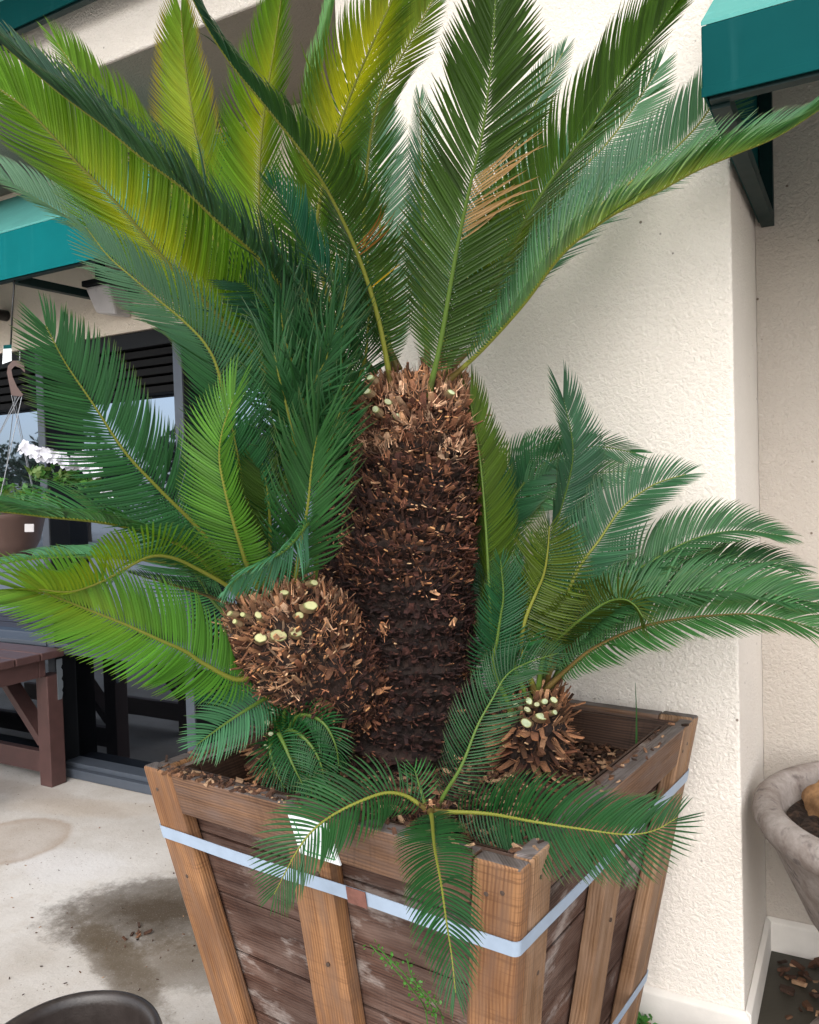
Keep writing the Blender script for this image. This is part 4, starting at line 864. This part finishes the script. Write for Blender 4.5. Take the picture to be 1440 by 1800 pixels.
frond(HB, [(440, 1070, 1.84), (410, 1064, 1.84), (350, 1042, 1.82), (300, 1027, 1.8), (232, 1008, 1.78)], 70, .045, 20, (.02, .05, .03), rach='b', n=40, curl=-.2)
frond(HB, [(470, 1170, 1.82), (420, 1195, 1.78), (360, 1168, 1.72), (325, 1145, 1.68), (280, 1125, 1.63), (225, 1100, 1.58), (150, 1070, 1.52), (75, 1042, 1.46), (30, 1036, 1.43)], [18, 14], .155, 22, (.055, .165, .026), yel=[(.8, .25, .2, .6)], curl=.1, minL=.8, ang=.9)
frond(HB, [(445, 1065, 1.82), (400, 1030, 1.76), (347, 1000, 1.70), (305, 981, 1.65), (267, 978, 1.61), (230, 994, 1.57), (180, 1022, 1.52), (125, 1040, 1.47), (68, 1036, 1.43)], [108, 116, 118], .125, 20, (.070, .165, .016), yel=[(.8, .25, .3, .7)], hook=.9, curl=.08, rach='y', edge=(.03, .10, .08), ang=1.55, minL=.8)
frond(HB, [(470, 1045, 1.82), (455, 985, 1.78), (440, 900, 1.73), (426, 840, 1.7), (418, 800, 1.68), (406, 740, 1.66)], [0, 10], .10, 22, (.022, .11, .045))
frond(HB, [(476, 1040, 1.82), (475, 975, 1.77), (475, 925, 1.74), (470, 860, 1.71), (458, 800, 1.69)], [-158, -140], .115, 20, (.040, .085, .015), curl=.2, hook=.5)
frond(HB, [(462, 1050, 1.8), (437, 1000, 1.74), (422, 955, 1.7), (410, 915, 1.67), (396, 862, 1.64), (386, 805, 1.62), (392, 755, 1.6), (412, 698, 1.58)], [-28, -50], .115, 22, (.060, .165, .022), rach='y', curl=.0, minL=.8)
frond(HB, [(515, 1050, 1.82), (524, 985, 1.76), (532, 940, 1.72), (541, 890, 1.69), (547, 830, 1.66), (552, 795, 1.64), (558, 765, 1.62)], [5, -10], .185, 18, (.024, .086, .030), wav=.16, rach='y', curl=.05, minL=1.05, ang=.6, wid=.0064)
frond(HB, [(550, 1040, 1.84), (556, 985, 1.80), (548, 920, 1.72), (520, 948, 1.66), (500, 968, 1.64), (470, 986, 1.62), (430, 1006, 1.6), (398, 1036, 1.58)], [-40, -60], .085, 15, (.050, .17, .115), droop=.9, wav=.12, rach='g', petiole=.35, curl=.2)
frond(HB, [(500, 1210, 1.86), (470, 1226, 1.82), (430, 1250, 1.77), (388, 1278, 1.73), (345, 1310, 1.69)], [10, 0], .095, 20, (.045, .145, .090), rach='g')
frond(HB, [(500, 1205, 1.9), (450, 1200, 1.88), (400, 1205, 1.86), (350, 1222, 1.84)], 10, .07, 20, (.02, .10, .05), rach='g')
# --- right pup
RG = rp
frond(RG, [(925, 1225, 1.98), (880, 1170, 2.04), (845, 1090, 2.08), (835, 1010, 2.1), (860, 940, 2.1), (905, 890, 2.08), (955, 858, 2.05), (1020, 834, 2.03), (1112, 828, 2.0)], [-60, -20, 10], .11, 22, (.06, .16, .10), rach='g')
frond(RG, [(930, 1220, 1.98), (880, 1120, 2.02), (872, 990, 2.05), (890, 900, 2.06), (940, 828, 2.05), (985, 803, 2.03), (1045, 785, 2.0), (1118, 796, 1.98)], [-30, -10, 20], .11, 24, (.025, .10, .055), rach='g')
frond(RG, [(925, 1220, 1.99), (870, 1100, 2.06), (852, 950, 2.1), (872, 850, 2.12), (920, 800, 2.1), (965, 775, 2.08), (1000, 772, 2.05)], [-30, 10], .10, 24, (.035, .13, .075), rach='g')
frond(RG, [(920, 1230, 1.97), (865, 1160, 2.05), (822, 1050, 2.1), (840, 960, 2.1), (850, 880, 2.1), (856, 760, 2.08)], [0], .11, 24, (.05, .15, .09), rach='g')
frond(RG, [(955, 1220, 1.95), (966, 1100, 1.96), (962, 985, 1.97), (974, 935, 1.97), (990, 880, 1.96), (1000, 845, 1.95), (1007, 800, 1.93), (1003, 755, 1.91), (990, 700, 1.89)], [55, 58, 35], .135, 24, (.024, .082, .055), rach='g', minL=.7)
frond(RG, [(960, 1215, 1.95), (975, 1120, 1.95), (1011, 1012, 1.95), (1054, 949, 1.94), (1093, 894, 1.93), (1136, 860, 1.92), (1167, 845, 1.91), (1206, 834, 1.9)], [5, -10, -40], .13, 22, (.024, .088, .052), rach='y')
frond(RG, [(965, 1215, 1.95), (1010, 1130, 1.94), (1100, 1020, 1.92), (1145, 988, 1.9), (1191, 961, 1.88), (1240, 942, 1.86), (1300, 933, 1.84), (1375, 942, 1.82)], [-35, -55], .13, 24, (.028, .095, .046), rach='g', droop=.2)
frond(RG, [(965, 1218, 1.95), (1015, 1140, 1.94), (1090, 1075, 1.92), (1150, 1032, 1.9), (1200, 1006, 1.88), (1270, 993, 1.86), (1340, 990, 1.84), (1402, 998, 1.82)], [-45, -60], .125, 24, (.022, .072, .038), rach='g', droop=.2)
frond(RG, [(960, 1220, 1.93), (970, 1175, 1.91), (1014, 1127, 1.88), (1063, 1082, 1.84), (1110, 1055, 1.81), (1190, 1040, 1.77), (1290, 1040, 1.72), (1380, 1050, 1.68), (1470, 1068, 1.64)], [-50, -62], .145, 24, (.032, .105, .048), rach='b', droop=.15, petiole=.2)
frond(RG, [(945, 1225, 1.9), (985, 1188, 1.87), (1032, 1148, 1.83), (1075, 1124, 1.8), (1130, 1102, 1.76), (1191, 1089, 1.72), (1260, 1082, 1.68), (1340, 1082, 1.63), (1460, 1112, 1.57)], [-38, -58], .14, 24, (.030, .105, .036), rach='b', droop=.12, petiole=.12)
frond(RG, [(915, 1240, 1.92), (880, 1190, 1.91), (865, 1110, 1.9), (860, 1030, 1.9), (854, 925, 1.9), (847, 835, 1.9), (840, 780, 1.9), (826, 700, 1.9)], [118, 132], .13, 22, (.045, .085, .010), rach='g', minL=.7)
frond(RG, [(940, 1215, 1.88), (918, 1150, 1.84), (922, 1096, 1.81), (942, 1044, 1.79), (956, 1010, 1.77), (963, 970, 1.75), (966, 925, 1.73)], [150, 156], .115, 14, (.052, .085, .009), rach='y', ang=1.5, curl=.05, petiole=.25)
frond(RG, [(945, 1220, 1.88), (958, 1150, 1.84), (998, 1108, 1.80), (1032, 1081, 1.77), (1069, 1058, 1.74), (1098, 1054, 1.71), (1118, 1066, 1.69), (1130, 1085, 1.68)], [-135, -130], .092, 18, (.042, .068, .009), rach='g', ang=1.5, hook=.3, minL=.6, petiole=.25)
frond(RG, [(900, 1250, 1.88), (868, 1175, 1.85), (874, 1125, 1.83), (880, 1084, 1.82), (885, 1045, 1.81), (880, 985, 1.8)], [5, 20], .085, 20, (.012, .068, .030), rach='g')
frond(RG, [(930, 1230, 1.88), (905, 1170, 1.86), (915, 1100, 1.84), (935, 1020, 1.83), (940, 950, 1.82)], [-20], .09, 20, (.016, .08, .03), rach='g')
# --- front pup
fp = thing('palm_pup', 'low palm pup at the front rim with fronds hanging over the box', 'palm', at(755, 1425, 1.62))
trunk('stem', [(752, 1470, 1.58, 30), (753, 1446, 1.52, 26), (755, 1430, 1.49, 14)], fp, lambda t: dict(len=.010, up=60, w=.007, cols=REDC + DARKC, end=REDC, hair=1., jit=20), ring=.010, per=.012, seed=6)
frond(fp, [(765, 1425, 1.49), (785, 1390, 1.54), (812, 1345, 1.58), (840, 1275, 1.62), (865, 1230, 1.64), (890, 1188, 1.66), (925, 1166, 1.68), (982, 1148, 1.7)], [8, 0, -20], .088, 20, (.010, .052, .016), rach='g', rr=.0044, wid=.0050)
frond(fp, [(748, 1420, 1.5), (740, 1390, 1.52), (728, 1350, 1.55)], 20, .05, 20, (.02, .11, .03), rach='g', rr=.0044, wid=.0050)
frond(fp, [(750, 1424, 1.49), (715, 1400, 1.48), (680, 1394, 1.46), (640, 1406, 1.43), (590, 1430, 1.40), (550, 1460, 1.37), (520, 1500, 1.36), (482, 1572, 1.36)], [25, 10], .100, 20, (.015, .068, .022), rach='y', rr=.0044, wid=.0050, petiole=.04, ang=.95)
frond(fp, [(766, 1428, 1.48), (820, 1428, 1.45), (870, 1432, 1.42), (930, 1443, 1.37), (1020, 1457, 1.32), (1100, 1467, 1.28), (1150, 1460, 1.26), (1190, 1438, 1.25)], [10, -10], .112, 20, (.010, .056, .017), rach='y', rr=.0044, wid=.0050, petiole=.10, ang=.95)
frond(fp, [(757, 1426, 1.47), (760, 1445, 1.40), (764, 1490, 1.27), (775, 1550, 1.18), (785, 1620, 1.12), (794, 1680, 1.08), (801, 1745, 1.06)], [5, 0], .086, 18, (.013, .064, .022), rach='y', rr=.0044, wid=.0050, petiole=.06, ang=.9)
# --- low bushy pup on the left
lp = thing('palm_pup', 'low bushy palm pup tucked under the leaning offshoot', 'palm', at(520, 1360, 1.84))
trunk('stem', [(500, 1380, 1.9, 34), (490, 1330, 1.9, 40), (488, 1280, 1.9, 34), (490, 1255, 1.9, 24)], lp, zpup, ring=.011, per=.015, seed=8)
for pts, ph in (([(500, 1300, 1.84), (520, 1262, 1.80), (545, 1258, 1.78), (572, 1275, 1.76), (590, 1310, 1.75), (596, 1345, 1.75)], 15), ([(500, 1310, 1.84), (505, 1285, 1.80), (525, 1290, 1.77), (550, 1315, 1.75), (566, 1350, 1.74), (570, 1385, 1.74)], 20),
                ([(498, 1310, 1.83), (490, 1290, 1.79), (500, 1310, 1.76), (515, 1345, 1.74), (535, 1385, 1.73)], 0), ([(500, 1290, 1.84), (500, 1255, 1.82), (510, 1240, 1.81), (540, 1245, 1.8), (575, 1262, 1.79)], 20),
                ([(498, 1310, 1.83), (480, 1300, 1.8), (475, 1320, 1.78), (485, 1355, 1.76), (500, 1385, 1.75)], 0), ([(505, 1330, 1.83), (530, 1340, 1.77), (545, 1370, 1.74), (548, 1395, 1.73)], 10), ([(496, 1290, 1.86), (480, 1262, 1.85), (470, 1250, 1.85), (455, 1252, 1.85)], 0)):
    frond(lp, pts, ph, .065, 18, (.010, .068, .020), rach='g', wav=.08, petiole=.1, droop=.1, wid=.0062)
for (x, y) in ((470, 1270), (476, 1290), (468, 1312), (480, 1250)): cut_stub(x, y, 1.83, 5, lp, (-.3, 0))
# --- grass blade and weed
b = MB(); q = [at(1118, 1335, 1.9), at(1119, 1300, 1.9), at(1119, 1250, 1.9), at(1117, 1200, 1.9)]
b.tube(q, (.0028, .0026, .0018, .0004), 5, (.03, .10, .025)); tag(b.build('grass_blade', M['leaf'], smooth=True), 'single upright green grass blade in the soil by the right rail', 'grass blade')
wd = MB()
def sprig(mb_, pix, kf, nl, size):
    pts = np.array([PWf(*p) for p in pix]); S_ = spline(pts, 24); mb_.tube(S_, .0012, 5, (.06, .16, .03))
    for k in range(nl):
        i = rng.integers(4, 24); d = rng.normal(size=3); d /= np.linalg.norm(d); p = S_[i] + d * .012; a = np.cross(d, rng.normal(size=3)); a /= np.linalg.norm(a); s_ = size * (.6 + .7 * rng.random())
        c = tuple(np.array((.06, .20, .03)) * (.7 + .7 * rng.random()))
        mb_.add([p - d * s_ * .5, p + a * s_ * .4, p + d * s_ * .6, p - a * s_ * .4], [(0, 1, 2, 3)], c)
PF, _h = face(0)
def PWf(u, z, o): return PF(u, -o + TH, z)
for u in (.205, .225, .24):
    sprig(wd, [(u, .56, .005), (u + .01, .60, .03), (u - .02, .65, .045), (u - .045 + rng.normal() * .02, .69, .05)], 0, 40, .0065)
    sprig(wd, [(u, .56, .005), (u + .02, .52, .03), (u + .035, .47, .04), (u + .05, .42, .03)], 0, 30, .006)
tag(wd.build('weed', M['leaf']), 'small green weed sprouting between the front boards of the planter', 'weed')
wd = MB()
for k in range(26):
    c = atZ(1118 + rng.normal() * 12, 1796 + rng.normal() * 8, .03 + rng.random() * .03); leaf_cluster(wd, c, 5, .015, .018, [(.05, .19, .04), (.08, .24, .06)])
tag(wd.build('weed', M['leaf']), 'tiny green weed on the ground at the wall base', 'weed')

# ------------------------------------------------------------------ pots
bc = np.array((.14, 2.33, .0)); bo = thing('concrete_bowl', 'large weathered concrete bowl planter in the right recess', 'planter', bc)
b = MB(); b.lathe([(.30, .0), (.28, .02), (.17, .10), (.15, .16), (.20, .26), (.28, .38), (.345, .52), (.375, .585), (.395, .60), (.408, .625), (.405, .652), (.39, .668), (.365, .672), (.345, .66), (.338, .635), (.33, .60), (.30, .56)], bc, 96, wob=.004)
b.build('bowl', M['bowl'], bo, smooth=True)
b = MB(); vs = []
for r in np.linspace(.001, .325, 16):
    for k in range(40):
        th = 2 * math.pi * k / 40; x, y = bc[0] + r * math.cos(th), bc[1] + r * math.sin(th); vs.append((x, y, .605 + .02 * mn.noise(Vector((x * 14, y * 14, 1))) + .02 * mn.noise(Vector((x * 40, y * 40, 1)))))
b.add(vs, [(i * 40 + k, i * 40 + (k + 1) % 40, (i + 1) * 40 + (k + 1) % 40, (i + 1) * 40 + k) for i in range(15) for k in range(40)]); b.build('bowl_soil', M['soil'], bo, smooth=True)
b = MB(); sc_ = np.array((-.01, 2.40, .60)); vs = []
for i in range(14):
    ph = math.pi * .5 * i / 13
    for k in range(28):
        th = 2 * math.pi * k / 28; r = .135 * math.cos(ph) ** .7; p = np.array((math.cos(th) * r, math.sin(th) * r, .085 * math.sin(ph))); p *= 1 + .22 * mn.noise(Vector(p * 22)); vs.append(sc_ + p)
b.add(vs, [(i * 28 + k, i * 28 + (k + 1) % 28, (i + 1) * 28 + (k + 1) % 28, (i + 1) * 28 + k) for i in range(13) for k in range(28)], (.34, .19, .09))
tag(b.build('stump', M['chip'], smooth=True), 'pale brown cut stump sitting in the concrete bowl', 'stump')
gc = np.array((-1.475, 1.112, 0.)); gp = thing('clay_pot', 'dark glazed round clay pot on the floor in the lower left corner', 'pot', gc)
b = MB(); b.lathe([(.001, .004), (.12, .004), (.125, .02), (.150, .16), (.172, .29), (.186, .315), (.192, .335), (.188, .347), (.178, .350), (.168, .343), (.165, .325), (.160, .27)], gc, 80, wob=.004)
b.build('pot_body', M['glaze'], gp, smooth=True)
b = MB(); vs = []
for r in np.linspace(.001, .161, 10):
    for k in range(40):
        th = 2 * math.pi * k / 40; x, y = gc[0] + r * math.cos(th), gc[1] + r * math.sin(th); vs.append((x, y, .275 + .012 * mn.noise(Vector((x * 30, y * 30, 1)))))
b.add(vs, [(i * 40 + k, i * 40 + (k + 1) % 40, (i + 1) * 40 + (k + 1) % 40, (i + 1) * 40 + k) for i in range(9) for k in range(40)]); b.build('pot_soil', M['soil'], gp, smooth=True)

# ------------------------------------------------------------------ trees across the yard (seen mirrored in the windows)
M['treeleaf'] = plain('tree_foliage', (.035, .065, .03), .6, .3, var=.3)
M['treebark'] = plain('tree_bark', (.09, .065, .05), .85, .2, var=.3)
for k, (x, y, h, r) in enumerate(((-17, -13, 5.2, 2.6), (-22, -12, 4.6, 2.4), (-26.5, -15, 5.6, 3.0), (-13, -16, 5.4, 2.6), (-31, -13, 5.2, 2.8), (-19, -19, 6.2, 3.4), (-36, -18, 6.4, 3.6), (-9, -19, 6., 3.))):
    h *= .70; r *= .9
    t = thing('broadleaf_tree', 'bushy tree across the yard mirrored in the window glass', 'tree', (x, y, -.01), 'trees mirrored in the windows')
    b = MB(); b.tube([(x, y, 0), (x + .1, y, h * .3), (x - .05, y + .1, h * .6), (x, y, h * .85)], (.2, .16, .11, .04), 9)
    for a in range(6):
        th = a * 1.1 + k; b.tube([(x, y, h * .35 + a * .12), (x + math.cos(th) * r * .4, y + math.sin(th) * r * .4, h * .55 + a * .1), (x + math.cos(th) * r * .75, y + math.sin(th) * r * .75, h * .68 + a * .1)], (.07, .05, .02), 6)
    b.build('tree_trunk', M['treebark'], t)
    b = MB()
    for c in range(22):
        d = rng.normal(size=3); d /= np.linalg.norm(d); cc = np.array((x, y, h * .58)) + d * np.array((r, r, h * .36)) * rng.random() ** .5
        leaf_cluster(b, cc, 60, r * .34, .3, [(1, 1, 1)], .8)
    b.build('crown', M['treeleaf'], t)
